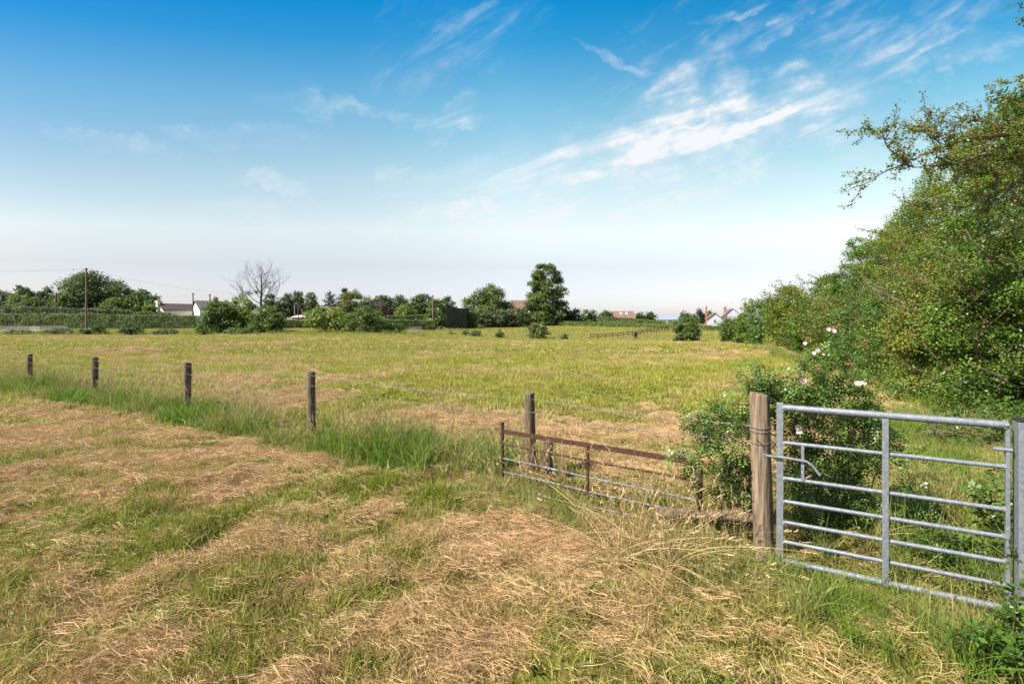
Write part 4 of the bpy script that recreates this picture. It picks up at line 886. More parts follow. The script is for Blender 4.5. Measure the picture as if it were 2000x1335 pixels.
# big red-brown roof beside the tall tree
o, rf, he, hr = gabled('house', 'house with a large steep red-brown roof and one skylight, by the tall tree', 1022, 205, 8, 10.2, 9, 613.5, 587, 'brick', 'rred')
def skylight(rf, x, yf, W, he, hr, w_=.9, l_=1.1):
    y = W/2; sl = (hr-he)/y; a = math.atan(sl); yc = -y*yf; zc = hr-sl*(-yc)+.22
    Mx = Matrix.Rotation(a, 3, 'X')
    f = MB().box((-w_/2-.1, -l_/2-.1, -.04), (w_/2+.1, l_/2+.1, .05), Mx, (x, yc, zc)).build('skylight', PAINT['dark'], rf)
    MB().box((-w_/2, -l_/2, .0), (w_/2, l_/2, .09), Mx, (x, yc, zc)).build('pane', PAINT['lit'], f)
skylight(o, 1.2, .80, 9, he, hr, 1.5, 1.5)
o, rf, he, hr = gabled('house', 'house whose plain red-brown roof has two skylights, above the upper hedge', 1216, 232, 3, 10.2, 7, 621.5, 608, 'brick', 'rred')
skylight(o, -1.2, .36, 7, he, hr, 1.0, 1.3); skylight(o, 1.5, .36, 7, he, hr, 1.0, 1.3)
o, rf, he, hr = gabled('barn', 'long barn with a blue-grey sheet roof and pale pink wall', 1304, 262, 2, 13.4, 8, 624, 615.5, 'rflat', 'sheet', 'barn', .25)
MB().box((1.2, -4.08, -.4), (6.4, -3.98, he-.2)).build('barn_door', PAINT['brick'], o)
# white house on the right
o, rf, he, hr = gabled('house', 'pale house with a low front gable, small window and tall thin brick stack', 1394, 175, 74, 7, 4.8, 622.5, 611.5, 'grey', 'rred')
window(o, 0, -3.5, zat(631, 175)-o.location.z, zat(623.5, 175)-o.location.z, 1.0, 'x')
MB().box((-3.3, 2.31, -.4), (2.5, 2.38, he-.05)).build('brick_side_wall', PAINT['orange'], o)
b = MB().box((-1.9, 2.40, -.5), (-1.2, 2.95, hr+2.4)).box((-1.96, 2.36, hr+1.9), (-1.14, 3.0, hr+2.1)); c = b.build('chimney', PAINT['brick'], o)
MB().tube([(-1.55, 2.67, hr+2.4), (-1.55, 2.67, hr+2.9)], [.16, .13], 8).build('chimney_pot', PAINT['clay'], c)
o, rf, he, hr = gabled('house', 'white two-storey gabled house with two chimneys behind the hedgerow', 1428, 188, 72, 9, 8.0, 622, 602, 'grey', 'rgrey')
chimney(rf, -4.1, -.1, hr-.8, hr+1.1, .7, 1.3, 'white', 2); chimney(rf, 1.8, 1.9, hr-2.2, hr+.5, .9, 1.1, 'brick', 2)
window(o, 1.4, -4.5, he-1.5, he-.3, .9, 'x')

# ------------------------------------------------------------------ poles and wires
WOODP = mat_noise('pole_wood', (.13, .065, .045), (.22, .12, .085), (5, 5, .6), 3, .85); WOODD = mat_noise('dark_pole_wood', (.05, .038, .032), (.09, .07, .06), (5, 5, .6), 3, .85)
WIRE = mat_noise('cable', (.05, .05, .055), (.08, .08, .085), nscale=2, rough=.5, bump=0); METAL = mat_noise('zinc', (.16, .17, .18), (.26, .27, .28), nscale=9, rough=.6, metal=.2, bump=.08)
POLES = [(168.5, 90, 523, .17, 'r', 'tall red-brown telegraph pole carrying wires in front of the long hedge'), (109.5, 118, 571, .16, 'd', 'short dark pole standing left of the oak'), (77.5, 124, 573, .14, 'd', 'thin dark pole among the far left trees'),
         (377, 128, 572, .17, 'd', 'dark pole between the two cottages'), (410, 124, 574, .17, 'd', 'dark pole in front of the brick chimney'), (582.5, 128, 590, .15, 'd', 'dark pole among the airy greyish trees'), (575.5, 127, 596, .11, 'g', 'thin pale pole among the airy greyish trees'),
         (743, 130, 580, .14, 'd', 'thin pole standing in the grey birch'), (845.5, 131, 576, .18, 'r', 'weathered field pole beside the clipped yew block')]
PGREY = mat_noise('pale_pole_wood', (.26, .23, .20), (.36, .32, .28), (5, 5, .6), 3, .85)
PT = []
for px, Y, tp, rd, c, lab in POLES:
    X, _ = at(px, Y); g = G(X, Y); H = zat(tp, Y)-g
    o = empty('telegraph_pole', (X, Y, g), lab, 'pole', 'telegraph poles'); PT.append((X, Y, g+H))
    MB().tube([(0, 0, -.4), (0, 0, H*.5), (0, 0, H)], [rd, rd*.88, rd*.75], 10).build('shaft', {'r': WOODP, 'd': WOODD, 'g': PGREY}[c], o, True)
    if H > 4: MB().box((-.32, -.05, H-.42), (.32, .05, H-.32)).tube([(-.26, 0, H-.32), (-.26, 0, H-.16)], .04, 6).tube([(.26, 0, H-.32), (.26, 0, H-.16)], .04, 6).build('insulator_bracket', WOODD, o)
def cable(label, a, b_, sag, rad=.012):
    a, b_ = np.array(a), np.array(b_); pts = [a+(b_-a)*t-np.array([0, 0, 4*sag*t*(1-t)])-a for t in np.linspace(0, 1, 17)]
    o = MB().tube(pts, rad, 4).build('overhead_wire', WIRE); o.location = a; tag(o, label, 'wire', 'overhead wires'); return o
t0 = np.array(PT[0])
offL = np.array([*at(-260, 84), zat(524, 84)])
cable('upper overhead wire running left from the tall red-brown pole', t0+(-.26, 0, -.18), offL, .35); cable('lower overhead wire running left from the tall red-brown pole', t0+(.26, 0, -.30), offL+(0, .3, -.35), .45)
cable('overhead wire sloping from the tall pole to the pole by the brick chimney', t0+(.1, 0, -.12), np.array(PT[4])+(0, 0, .0)+(4.5, 2, .35), .9, .014)
cable('slack wire between the left trees and the pole between the cottages', np.array([*at(318, 128), zat(581, 128)]), np.array(PT[3])+(0, 0, -.2), .25)
cable('wire linking the two dark poles by the cottages', np.array(PT[3])+(0, 0, -.2), np.array(PT[4])+(0, 0, -.1), .3)
cable('wire from the brick-chimney pole into the shrub tree tops', np.array(PT[4])+(0, 0, -.05), np.array([*at(448, 126), zat(586, 126)]), .2)
cable('wire between the short dark poles at far left', np.array(PT[2])+(0, 0, -.2), np.array(PT[1])+(0, 0, -.2), .2)
cable('faint wire over the barn roof', np.array([*at(1245, 245), zat(602, 245)]), np.array([*at(1352, 220), zat(607, 220)]), .3)

# ------------------------------------------------------------------ fences and gates at the far edge
POSTW = mat_noise('fence_wood', (.16, .11, .075), (.28, .21, .15), (8, 8, 1), 4, .85); RAILW = mat_noise('stained_rail_wood', (.07, .040, .028), (.13, .075, .05), (1, 8, 8), 4, .8)
def far_wire_fence(label, pts, h, rad, wires, group, mat=POSTW):
    P = [(*at(px, Y),) for px, Y in pts]; P = [(x, y, G(x, y)) for x, y in P]; o = empty('wire_fence', P[0], label, 'fence', group); p0 = np.array(P[0])
    for x, y, z in P:
        q = np.array([x, y, z])-p0; MB().tube([q+(0, 0, -.3), q+(0, 0, h*.6), q+(.01, 0, h)], [rad, rad*.95, rad*.9], 7).build('post', mat, o, True)
    for f_ in wires:
        MB().tube([np.array(p)-p0+(0, -rad, h*f_) for p in P], .009, 4).build('wire', WIRE, o)
    return o
far_wire_fence('wire fence with pale posts dividing the meadow from the paddock', [(838, 130), (855, 127), (871, 124), (897, 119), (925, 116), (953, 112.5), (985, 110), (1012, 108), (1047, 106), (1083, 104), (1117, 102), (1152, 99.5), (1190, 98), (1231, 96.5), (1271, 95), (1316, 92)], 1.12, .055, (.92, .6, .35), 'far fences')
far_wire_fence('wire fence at the foot of the long clipped hedge', [(px, 98+.012*abs(px)) for px in range(132, 830, 37)], 1.0, .06, (.95, .6), 'far fences')
def rail_fence(label, pts, n_, h, rails, group):
    px = np.array([p[0] for p in pts], float); W3 = []
    A = np.array([(*at(a, b),) for a, b in pts]); s = np.concatenate([[0], np.cumsum(np.hypot(*np.diff(A, axis=0).T))])
    for t in np.linspace(0, s[-1], n_):
        x, y = np.interp(t, s, A[:, 0]), np.interp(t, s, A[:, 1]); W3.append(np.array([x, y, G(x, y)]))
    o = empty('rail_fence', tuple(W3[0]), label, 'fence', group); p0 = W3[0]
    for k, p in enumerate(W3):
        MB().box((-.06, -.06, -.3), (.06, .06, h*(1.08 if k == 0 else 1)), None) and None
        m = MB(); m.box((-.06+p[0]-p0[0], -.06+p[1]-p0[1], p[2]-p0[2]-.3), (.06+p[0]-p0[0], .06+p[1]-p0[1], p[2]-p0[2]+h*(1.1 if k == 0 else 1))); m.build('post', RAILW, o)
    for f_ in rails:
        m = MB()
        for a, b in zip(W3, W3[1:]): m.beam(a-p0+(0, -.085, h*f_), b-p0+(0, -.085, h*f_), .045, .13)
        m.build('rail', RAILW, o)
    return o
rail_fence('dark brown post and rail fence round the horse paddock', [(1153, 97), (1200, 104), (1250, 117), (1308, 142)], 20, 1.2, (.92, .55), 'far fences')
rail_fence('dark rail fence running on behind the horse', [(1248, 124), (1275, 135), (1312, 150)], 10, 1.2, (.92,), 'far fences')
rail_fence('short weathered rail fence beside the small metal gates', [(808, 112), (822, 114), (838, 117), (850, 119)], 5, 1.1, (.9, .5), 'far fences')
rail_fence('low wooden rails left of the tall pole foot', [(-20, 95), (40, 95), (92, 95.5), (132, 96)], 5, 1.05, (.95, .5), 'far fences')
def field_gate(name, label, px, Y, L, H, rot, bars, mat, base=None):
    X, _ = at(px, Y); g = G(X, Y) if base is None else base; o = empty(name, (X, Y, g), label, 'gate', 'far field gates', R(rot))
    for x in (-L/2, L/2): MB().box((x-.04, -.03, .05), (x+.04, .03, H+.1)).build('upright', mat, o)
    MB().box((-.03, -.035, .1), (.03, .035, H)).build('middle_upright', mat, o)
    for k in range(bars): 
        z = .15+(H-.15)*k/(bars-1); MB().tube([(-L/2+.04, 0, z), (L/2-.04, 0, z)], .035, 6).build('bar', mat, o)
    return o
field_gate('field_gate', 'long galvanised field gate left of the tall pole', 22, 93, 11.0, 1.0, 0, 4, METAL)
field_gate('field_gate', 'galvanised field gate adjoining the low wooden rails', 96, 93.5, 7.2, 1.0, 0, 4, METAL)
field_gate('field_gate', 'small grey wooden gate under the darker orchard tree', 680.5, 97, 1.5, 1.35, 0, 3, PGREY)
field_gate('field_gate', 'pale metal gate at the paddock corner', 812, 111, 2.6, 1.15, 0, 5, METAL)
field_gate('wooden_hurdle', 'dark wooden hurdle at the far end of the paddock rails', 1318, 146, 2.3, 1.3, 0, 6, RAILW)
field_gate('field_gate', 'small metal gate beside the wooden hurdle', 1328.5, 146, 1.1, 1.1, 0, 4, METAL)

# ------------------------------------------------------------------ the horse
def skin_mesh(name, verts, edges, radii, mat, parent=None, sub=2, root=0):
    me = bpy.data.meshes.new(name); me.from_pydata(verts, edges, []); o = link(name, me, mat, parent)
    md = o.modifiers.new('skin', 'SKIN'); md.use_smooth_shade = True
    for v, rr in zip(me.skin_vertices[0].data, radii): v.radius = (rr, rr) if isinstance(rr, (int, float)) else rr
    me.skin_vertices[0].data[root].use_root = True
    ss = o.modifiers.new('sub', 'SUBSURF'); ss.levels = sub; ss.render_levels = sub
    return o
COAT = mat_noise('black_horse_coat', (.010, .008, .007), (.022, .017, .014), nscale=3, rough=.5, bump=0)
HX, HYh = at(1241, 100.5)
h = empty('horse', (HX, HYh, G(HX, HYh)), 'black horse grazing with its head down beside the rail fence', 'horse', None, R(-118))
HV = [(-.55, 0, 1.15), (-.2, 0, 1.12), (.2, 0, 1.13), (.52, 0, 1.18), (.82, 0, 1.12), (1.08, 0, .80), (1.24, 0, .50), (1.30, 0, .32), (1.40, 0, .10),     # back, neck, head to the grass
      (-.60, .17, .95), (-.50, .18, .68), (-.68, .18, .42), (-.62, .18, .06), (-.60, -.17, .95), (-.44, -.18, .68), (-.60, -.18, .42), (-.52, -.18, .06),
      (.48, .16, .85), (.48, .17, .48), (.47, .17, .06), (.50, -.16, .85), (.58, -.17, .48), (.54, -.17, .06), (-.62, 0, 1.36), (.50, 0, 1.38)]
HE = [(0, 1), (1, 2), (2, 3), (3, 4), (4, 5), (5, 6), (6, 7), (7, 8), (0, 9), (9, 10), (10, 11), (11, 12), (0, 13), (13, 14), (14, 15), (15, 16), (3, 17), (17, 18), (18, 19), (3, 20), (20, 21), (21, 22)]
HRr = [.28, .30, .29, .27, .20, .14, .12, .10, .065, .16, .085, .065, .055, .16, .085, .065, .055, .11, .06, .055, .11, .06, .055]
skin_mesh('body', HV[:23], HE, HRr, COAT, h, 2, 1)
b = MB().tube([(-.80, 0, 1.22), (-.92, 0, 1.05), (-.93, .02, .75), (-.88, .02, .42)], [.05, .08, .09, .02], 7); b.build('tail', COAT, h, True)
b = MB().tube([(.50, 0, 1.40), (.72, 0, 1.33), (.95, 0, 1.06), (1.13, 0, .74)], [.02, .055, .06, .02], 6); b.build('mane', COAT, h, True)
for s in (-1, 1): MB().tube([(1.17, s*.06, .72), (1.15, s*.09, .82), (1.14, s*.09, .87)], [.035, .03, .004], 6).build('ear', COAT, h, True)
# ------------------------------------------------------------------ near fence, gates and roses
PWOOD = mat_noise('weathered_post_wood', (.035, .023, .014), (.11, .074, .045), (16, 16, 1.6), 3.5, .9, c3=(.16, .115, .075), bump=.6)
GWOOD = mat_noise('pale_gatepost_wood', (.055, .034, .02), (.17, .12, .075), (15, 15, 1.1), 3.6, .9, c3=(.26, .19, .125), bump=.8)
GALV = mat_noise('galvanised_steel', (.14, .147, .157), (.195, .205, .218), (3, 3, 3), 14, .48, metal=.4, c3=(.25, .26, .275), bump=.1, dist=.002)
GALVO = mat_noise('aged_galvanised_bar', (.06, .035, .024), (.11, .105, .10), (2, 2, 2), 11, .6, metal=.25, c3=(.19, .19, .195), bump=.15, dist=.002)
RUST = mat_noise('rusted_iron', (.022, .011, .008), (.055, .027, .016), (3, 3, 3), 14, .85, c3=(.10, .047, .025), bump=.5, dist=.003, spec=.2)
RWIRE = mat_noise('barbed_wire_zinc', (.13, .13, .13), (.26, .26, .26), nscale=30, rough=.5, metal=.3, bump=0)
CAP = mat_noise('black_cap', (.012, .012, .013), (.03, .03, .03), nscale=5, rough=.5, bump=0)
def round_post(name, x, y, top, r0, mat, parent=None, lean=(0, 0), seed=0, off=(0, 0, 0)):
    """weathered round timber with an uneven skin, cracks and a worn, slightly sloping top"""
    r = np.random.default_rng(seed); g = G(x, y); n_ = 20; zs = list(np.linspace(-.35, top-g-.02, 14))+[top-g-.004, top-g]
    V, Fc = [], []
    ph = r.random(3)*6.28; crack = r.random(3)*6.28
    for i, z in enumerate(zs):
        for j in range(n_):
            t = 2*math.pi*j/n_
            k = 1+.035*math.sin(2*t+ph[0]+z*1.3)+.025*math.sin(3*t+ph[1]-z*2)+r.normal(0, .012)
            for c in crack: k -= .13*math.exp(-((math.remainder(t-c-.1*math.sin(z*3), 2*math.pi))/.15)**2)
            if i == len(zs)-2: k *= .97
            if i == len(zs)-1: k *= .86
            rr = r0*k*(1.05-.07*z/max(top-g, .1))
            V.append((off[0]+rr*math.cos(t)+lean[0]*z, off[1]+rr*math.sin(t)+lean[1]*z, off[2]+z+(.012*math.cos(t-ph[2]) if i > 13 else 0)))
    for i in range(len(zs)-1):
        for j in range(n_): Fc.append((i*n_+j, i*n_+(j+1) % n_, (i+1)*n_+(j+1) % n_, (i+1)*n_+j))
    Fc.append(tuple((len(zs)-1)*n_+j for j in range(n_)))
    return MB().add(V, Fc).build(name, mat, parent, True)
FP = [(-24, 19.4, 680, 0), (-16.6, 15.4, 684, .0), (57, 13.6, 691, .012), (185, 11.75, 698, .01), (365.5, 10.0, 708, .012), (608.5, 7.85, 725, -.008), (1037, 5.79, 766.5, -.02)]
o = empty('field_fence', (-3.25, 7.85, 0), 'post and wire fence with round timber posts crossing the mown meadow', 'fence')
posts = []
for i, (px, Y, tp, ln) in enumerate(FP):
    x = px if i < 2 else at(px, Y)[0]; top = 1.04 if i < 2 else zat(tp, Y)
    g = G(x, Y); posts.append((x, Y, top, g))
    round_post('post', x, Y, top, .066 if i < 6 else .064, PWOOD, o, (ln, 0), 10+i, (x+3.25, Y-7.85, g))
GP = (1.965, 3.76, 1.33)
tops = [(x, y, z) for x, y, z, g in posts]+[(GP[0]-.02, GP[1]-.0, 1.25)]
def strand(hs, sag, r_, barbs, name, seed):
    r = np.random.default_rng(seed); b = MB()
    for (a, b_) in zip(range(len(tops)-1), range(1, len(tops))):
        A, B = np.array(tops[a]), np.array(tops[b_]); A = A+(0, -.07, -hs[a]); B = B+(0, -.07, -hs[b_])
        k = 22; sg = sag*r.uniform(.5, 1.4)
        pts = [A+(B-A)*t-np.array([0, 0, 4*sg*t*(1-t)])+r.normal(0, .006, 3)-(-3.25, 7.85, 0) for t in np.linspace(0, 1, k)]
        b.tube(pts, r_, 4)
        if barbs:
            L = np.linalg.norm(B-A)
            for q in np.arange(.06, L, .11):
                t = q/L; p = A+(B-A)*t-np.array([0, 0, 4*sg*t*(1-t)])-(-3.25, 7.85, 0)
                for _ in range(2):
                    d = unit(r.normal(size=3))*.016; b.tube([p-d, p+d], .0016, 3)
    b.build(name, RWIRE, o)
strand([.06]*7+[.16], .03, .0026, True, 'barbed_wire', 1); strand([.22]*7+[.28], .05, .0026, True, 'barbed_wire', 2)
b = MB()            # square stock netting between the timber posts
r = np.random.default_rng(3)
for a in range(len(posts)-1):
    A, B = np.array(posts[a][:3]), np.array(posts[a+1][:3]); gA, gB = posts[a][3], posts[a+1][3]
    for f_ in (.78, .62, .48, .35, .22, .1):
        b.tube([np.array([*(A+(B-A)*t)[:2], 0])+(3.25, -7.85-.068, 0)+np.array([0, 0, (gA+(gB-gA)*t)+f_*.92-.03*math.sin(math.pi*t)]) for t in np.linspace(0, 1, 5)], .0013, 3)
    L = np.hypot(*(B-A)[:2])
    for q in np.arange(.15, L, .15):
        t = q/L; p = np.array([*(A+(B-A)*t)[:2], 0])+(3.25, -7.85-.068, 0); z = gA+(gB-gA)*t
        b.tube([p+(0, 0, z+.09), p+(0, 0, z+.7)], .0011, 3, False)
b.build('stock_netting', RWIRE, o)
x, y = at(1070.5, 5.62); tag(round_post('short_post', 0, 0, .47, .058, PWOOD, None, (0, 0), 31), 'short sawn-off timber post behind the rusty gate', 'post').location = (x, y, G(x, y))

# pale round timber gatepost with wire ties
g = G(GP[0], GP[1]); o = empty('timber_gatepost', (GP[0], GP[1], g), 'stout pale timber gatepost beside the steel gate', 'post')
round_post('post', GP[0], GP[1], GP[2], .070, GWOOD, o, (-.03, 0), 44)
for z in (1.085, 1.055, .965):
    MB().tube([(.0765*math.cos(t)-.03*z, .0765*math.sin(t), z-g+.012*math.sin(t+1)) for t in np.linspace(0, 6.4, 26)], .0022, 4).build('wire_tie', RWIRE, o)
MB().tube([(-.09, -.05, .99-g), (-.06, -.1, .95-g), (.02, -.105, .93-g), (.06, -.09, .86-g), (.05, -.095, .80-g)], .003, 5).build('rusty_wire', RUST, o)
# round wooden rail lying from the gatepost to the rusty gate
A, B = np.array([*at(1285, 4.36), .17]), np.array([*at(1484, 3.9), .30]); o = empty('timber_rail', tuple(A), 'weathered round rail lying between rusty gate and timber gatepost', 'rail')
r = np.random.default_rng(8); pts = [(B-A)*t+r.normal(0, .006, 3) for t in np.linspace(0, 1, 8)]; MB().tube(pts, [.047, .05, .049, .047, .049, .047, .046, .045], 12).build('rail', PWOOD, o, True)

# old rusty gate leaning along the fence
PL, PR = np.array([-.11, 5.45]), np.array([1.615, 4.15])
def rg(t, z): p = PL+(PR-PL)*t; return np.array([p[0], p[1], z])-np.array([PL[0], PL[1], 0])
o = empty('rusty_gate', (PL[0], PL[1], 0), 'low old rusty iron gate half sunk in long grass', 'gate')
dl = unit((PR-PL)[None])[0]
for t, z1, w_ in ((0, .755, .03), (.5, .665, .026), (1, .70, .034)):
    p = rg(t, 0); MB().beam(p+(0, 0, -.05), p+(0, 0, z1), w_, w_, (dl[0], dl[1], 0)).build('upright', RUST, o, bevel=.003)
MB().beam(rg(.005, .648), rg(.99, .672), .012, .05).build('top_rail', RUST, o, bevel=.002)
for za, zb, m_, t1, rr in ((.505, .515, RUST, 1, .011), (.345, .345, GALVO, 1, .012), (.195, .215, GALVO, .93, .012), (.045, .085, GALVO, .88, .011)):
    k = np.linspace(.005, t1, 9); MB().tube([rg(t, za+(zb-za)*t+.004*math.sin(t*9)) for t in k], rr, 8).build('bar', m_, o, True)
MB().beam(rg(-.05, .665), rg(.02, .665), .01, .01).build('hinge_pin', RUST, o)
MB().tube([rg(.44, .44), rg(.5, .50)+(0, -.03, 0), rg(.57, .47)+(0, -.03, 0), rg(.61, .37)], .004, 5).build('loose_wire', RUST, o, True)

# galvanised steel gate
QL, QR = np.array([1.985, 3.58]), np.array([3.065, 2.965]); dq = unit((QR-QL)[None])[0]; nq = np.array([-dq[1], dq[0]])
if nq[1] > 0: nq = -nq
def gg(t, z, out=0): p = QL+(QR-QL)*t+nq*out; return np.array([p[0]-QL[0], p[1]-QL[1], z])
o = empty('steel_gate', (QL[0], QL[1], 0), 'galvanised steel seven-bar gate hung on a square steel post', 'gate'); GATE = o
for t, z0, z1, w_, d_ in ((0, .08, 1.29, .045, .03), (.985, .07, 1.27, .02, .03)):
    MB().beam(gg(t, z0), gg(t, z1), d_, w_, (dq[0], dq[1], 0)).build('side_upright', GALV, o, bevel=.003)
MB().beam(gg(.5, .11, .018), gg(.5, 1.235, .018), .012, .036, (dq[0], dq[1], 0)).build('centre_upright', GALV, o, bevel=.002)
for z, rr in ((1.255, .0245), (.997, .0145), (.735, .0145), (.565, .0145), (.412, .0145), (.268, .0145), (.125, .0225)):
    MB().tube([gg(t, z) for t in (.012, .35, .65, .985)], rr, 14).build('bar', GALV, o, True)
MB().tube([gg(-.10, .945, .03), gg(-.092, .905, .03), gg(-.075, .893, .03), gg(.05, .893, .03), gg(.135, .885, .03), gg(.16, .865, .03), gg(.20, .80, .03)], .0095, 10).build('latch_bolt', GALV, o, True)
MB().beam(gg(.115, .735, .016), gg(.115, .997, .016), .006, .02, (dq[0], dq[1], 0)).build('latch_plate', GALV, o)
MB().tube([gg(.93, 1.105, .01), gg(1.0, 1.105, .01)], .012, 8).build('hinge_pin', GALV, o)
px_, py_ = QR+dq*.068; g = G(px_, py_); o = empty('steel_gatepost', (px_, py_, g), 'square galvanised steel gatepost with black cap', 'post', None, math.atan2(dq[1], dq[0]))
MB().box((-.05, -.05, -.4), (.05, .05, 1.285-g)).build('post', GALV, o, bevel=.004); MB().box((-.053, -.053, 1.287-g), (.053, .053, 1.30-g)).build('cap', CAP, o, bevel=.003)

b = MB()
wr = np.random.default_rng(4)
for z, rr in ((1.255, .0245), (.997, .0145), (.735, .0145), (.565, .0145), (.412, .0145), (.268, .0145), (.125, .0225)):
    for t in (.018, .975):
        for q in np.linspace(0, 6.28, 9)[:-1]:
            c = gg(t, z)+np.array([nq[0]*rr*math.cos(q), nq[1]*rr*math.cos(q), rr*math.sin(q)]); b.tube([c-np.array([dq[0], dq[1], 0])*.006, c+np.array([dq[0], dq[1], 0])*wr.uniform(.004, .008)], wr.uniform(.003, .005), 5)
b.build('weld_bead', GALV, GATE, True)
# ---- dog roses and brambles: arching stems with pinnate leaves
PETAL = mat_leaf('rose_petal', (.44, .22, .30), (.60, .44, .50), trans=.3, rough=.6); STAMEN = mat_noise('rose_stamens', (.55, .38, .05), (.7, .52, .1), nscale=40, bump=0); HIP = mat_noise('faded_bloom', (.16, .055, .025), (.28, .12, .06), nscale=30, bump=0)
STEM = mat_noise('rose_stem', (.05, .045, .02), (.12, .10, .04), (4, 4, 4), 6, .7)
def sprig(P, D, r, n_pair=3, L=.075, lf=.026):
    """pinnate leaves at points P pointing along D -> quads"""
    n_ = len(P); up = unit(np.array([0, 0, 1.])+r.normal(0, .45, (n_, 3))); D = unit(D); side = unit(np.cross(D, up)); up = np.cross(side, D)
    Q = []; sc = r.uniform(.7, 1.3, (n_, 1))
    for k in range(n_pair):
        for s in (-1, 1):
            c = P+D*sc*L*(k+.8)/n_pair+side*s*lf*.55*sc; ax = unit(side*s+D*.5+up*r.normal(.0, .2, (n_, 1))); Q.append((c, ax))
    Q.append((P+D*sc*L*1.25, D))
    V = []
    for c, ax in Q:
        w_ = unit(np.cross(ax, up)); l_ = lf*sc*r.uniform(.8, 1.15, (n_, 1)); fold = up*l_*.12
        V.append(np.stack([c-ax*l_*.5, c+w_*l_*.29+fold, c+ax*l_*.5, c-w_*l_*.29+fold], 1))
    return np.concatenate(V), len(Q)
def rose(name, label, base, canes, seed, mat='rose', cat='shrub', sprigs=26, lf=.026, body=None, nbody=0, L=.075, group=None):
    """canes: lists of world points; body: (centre, radii, count) clouds of inner foliage"""
    r = np.random.default_rng(seed); o = empty(name, base, label, cat, group); b = MB(); P, D = [], []; B0 = np.array(base)
    def cane(pts, r0, lv):
        pts = [np.array(p, float) for p in pts]; fine = []
        for i in range(len(pts)-1):
            k = max(2, int(np.linalg.norm(pts[i+1]-pts[i])/.06))
            for t in range(k):
                fine.append(pts[i]+(pts[i+1]-pts[i])*t/k+r.normal(0, .006, 3))
        fine.append(pts[-1]); b.tube([q-B0 for q in fine], list(np.linspace(r0, .0018, len(fine))), 5)
        for i, q in enumerate(fine[2:]):
            dd = unit(fine[min(i+3, len(fine)-1)]-fine[i+1]+1e-6)
            for _ in range(r.poisson(sprigs/10)):
                P.append(q+r.normal(0, .012, 3)); D.append(unit(dd*.3+r.normal(0, .7, 3)+np.array([0, 0, .1])))
            if lv and r.random() < .22:
                e = q+unit(r.normal(size=3)+np.array([0, 0, .3]))*r.uniform(.12, .32); cane([q, (q+e)/2+r.normal(0, .02, 3), e+np.array([0, 0, -.03])], r0*.5, lv-1)
    for c in canes: cane(c, .007, 1)
    for c, rad, k in (body or []):
        d = unit(r.normal(size=(k, 3)))*(.35+.65*r.random((k, 1))**.5)*np.array(rad)
        for q in d+np.array(c): P.append(q); D.append(r.normal(size=3)+np.array([0, 0, -.1]))
    P, D = np.array(P), np.array(D); V, m_ = sprig(P, D, r, 3 if lf < .035 else 1, L, lf)
    t = np.tile(np.clip(.5*r.random(len(P))+.25*fbm(P[:, 0]*6, P[:, 2]*6, seed, 2)+.1, 0, 1), m_); t = np.clip(t+r.normal(0, .12, len(t)), 0, 1)
    b.build('stems', STEM, o, True); link('foliage', quads('foliage', V-B0, t), LEAF[mat], o)
    return o
def flower(o, px, py, Y, size, seed, face=(-.2, -1, .35)):
    r = np.random.default_rng(seed); p = np.array([*at(px, Y), zat(py, Y)])-np.array(o.location); n_ = unit(np.array([face])+r.normal(0, .35, (1, 3)))[0]
    a = unit(np.cross(n_, r.normal(size=3))[None])[0]; b_ = np.cross(n_, a); V, Fc = [], []
    for k in range(5):
        t = 2*math.pi*k/5; d = a*math.cos(t)+b_*math.sin(t); s = np.cross(n_, d); o0 = len(V); cup = r.uniform(.15, .5)
        V += [p+d*.003, p+d*size*.32+s*size*.27+n_*size*cup*.3, p+d*size*.52+s*size*.2+n_*size*cup*.6, p+d*size*.47+n_*size*cup*.5, p+d*size*.52-s*size*.2+n_*size*cup*.6, p+d*size*.32-s*size*.27+n_*size*cup*.3, p+d*size*.28+n_*size*.02]
        Fc += [(o0, o0+1, o0+6), (o0+1, o0+2, o0+3, o0+6), (o0+3, o0+4, o0+5, o0+6), (o0+5, o0, o0+6)]
    m = MB().add(V, Fc); f = m.build('flower', PETAL, o, True)
    a_ = f.data.attributes.new('tone', 'FLOAT', 'POINT'); a_.data.foreach_set('value', np.tile(np.array([.95, .6, .3, .5, .3, .6, .85], dtype=np.float32), 5))
    c = MB()
    for _ in range(16):
        e = unit((n_+r.normal(0, .5, 3))[None])[0]*size*.16; c.tube([p, p+e], [.0012, .0026], 4)
    c.build('stamens', STAMEN, f)
def faded(o, px, py, Y, seed):
    r = np.random.default_rng(seed); p = np.array([*at(px, Y), zat(py, Y)])-np.array(o.location); b = MB()
    for _ in range(10):
        d = unit(r.normal(size=(1, 3)))[0]*r.uniform(.012, .03); q = p+r.normal(0, .018, 3); b.tube([q, q+d*.5, q+d], [.003, .0055, .001], 5)
    b.build('faded_bloom', HIP, o, True)
def W3(px, py, Y): return np.array([*at(px, Y), zat(py, Y)])
BX = (*at(1640, 4.15), 0)
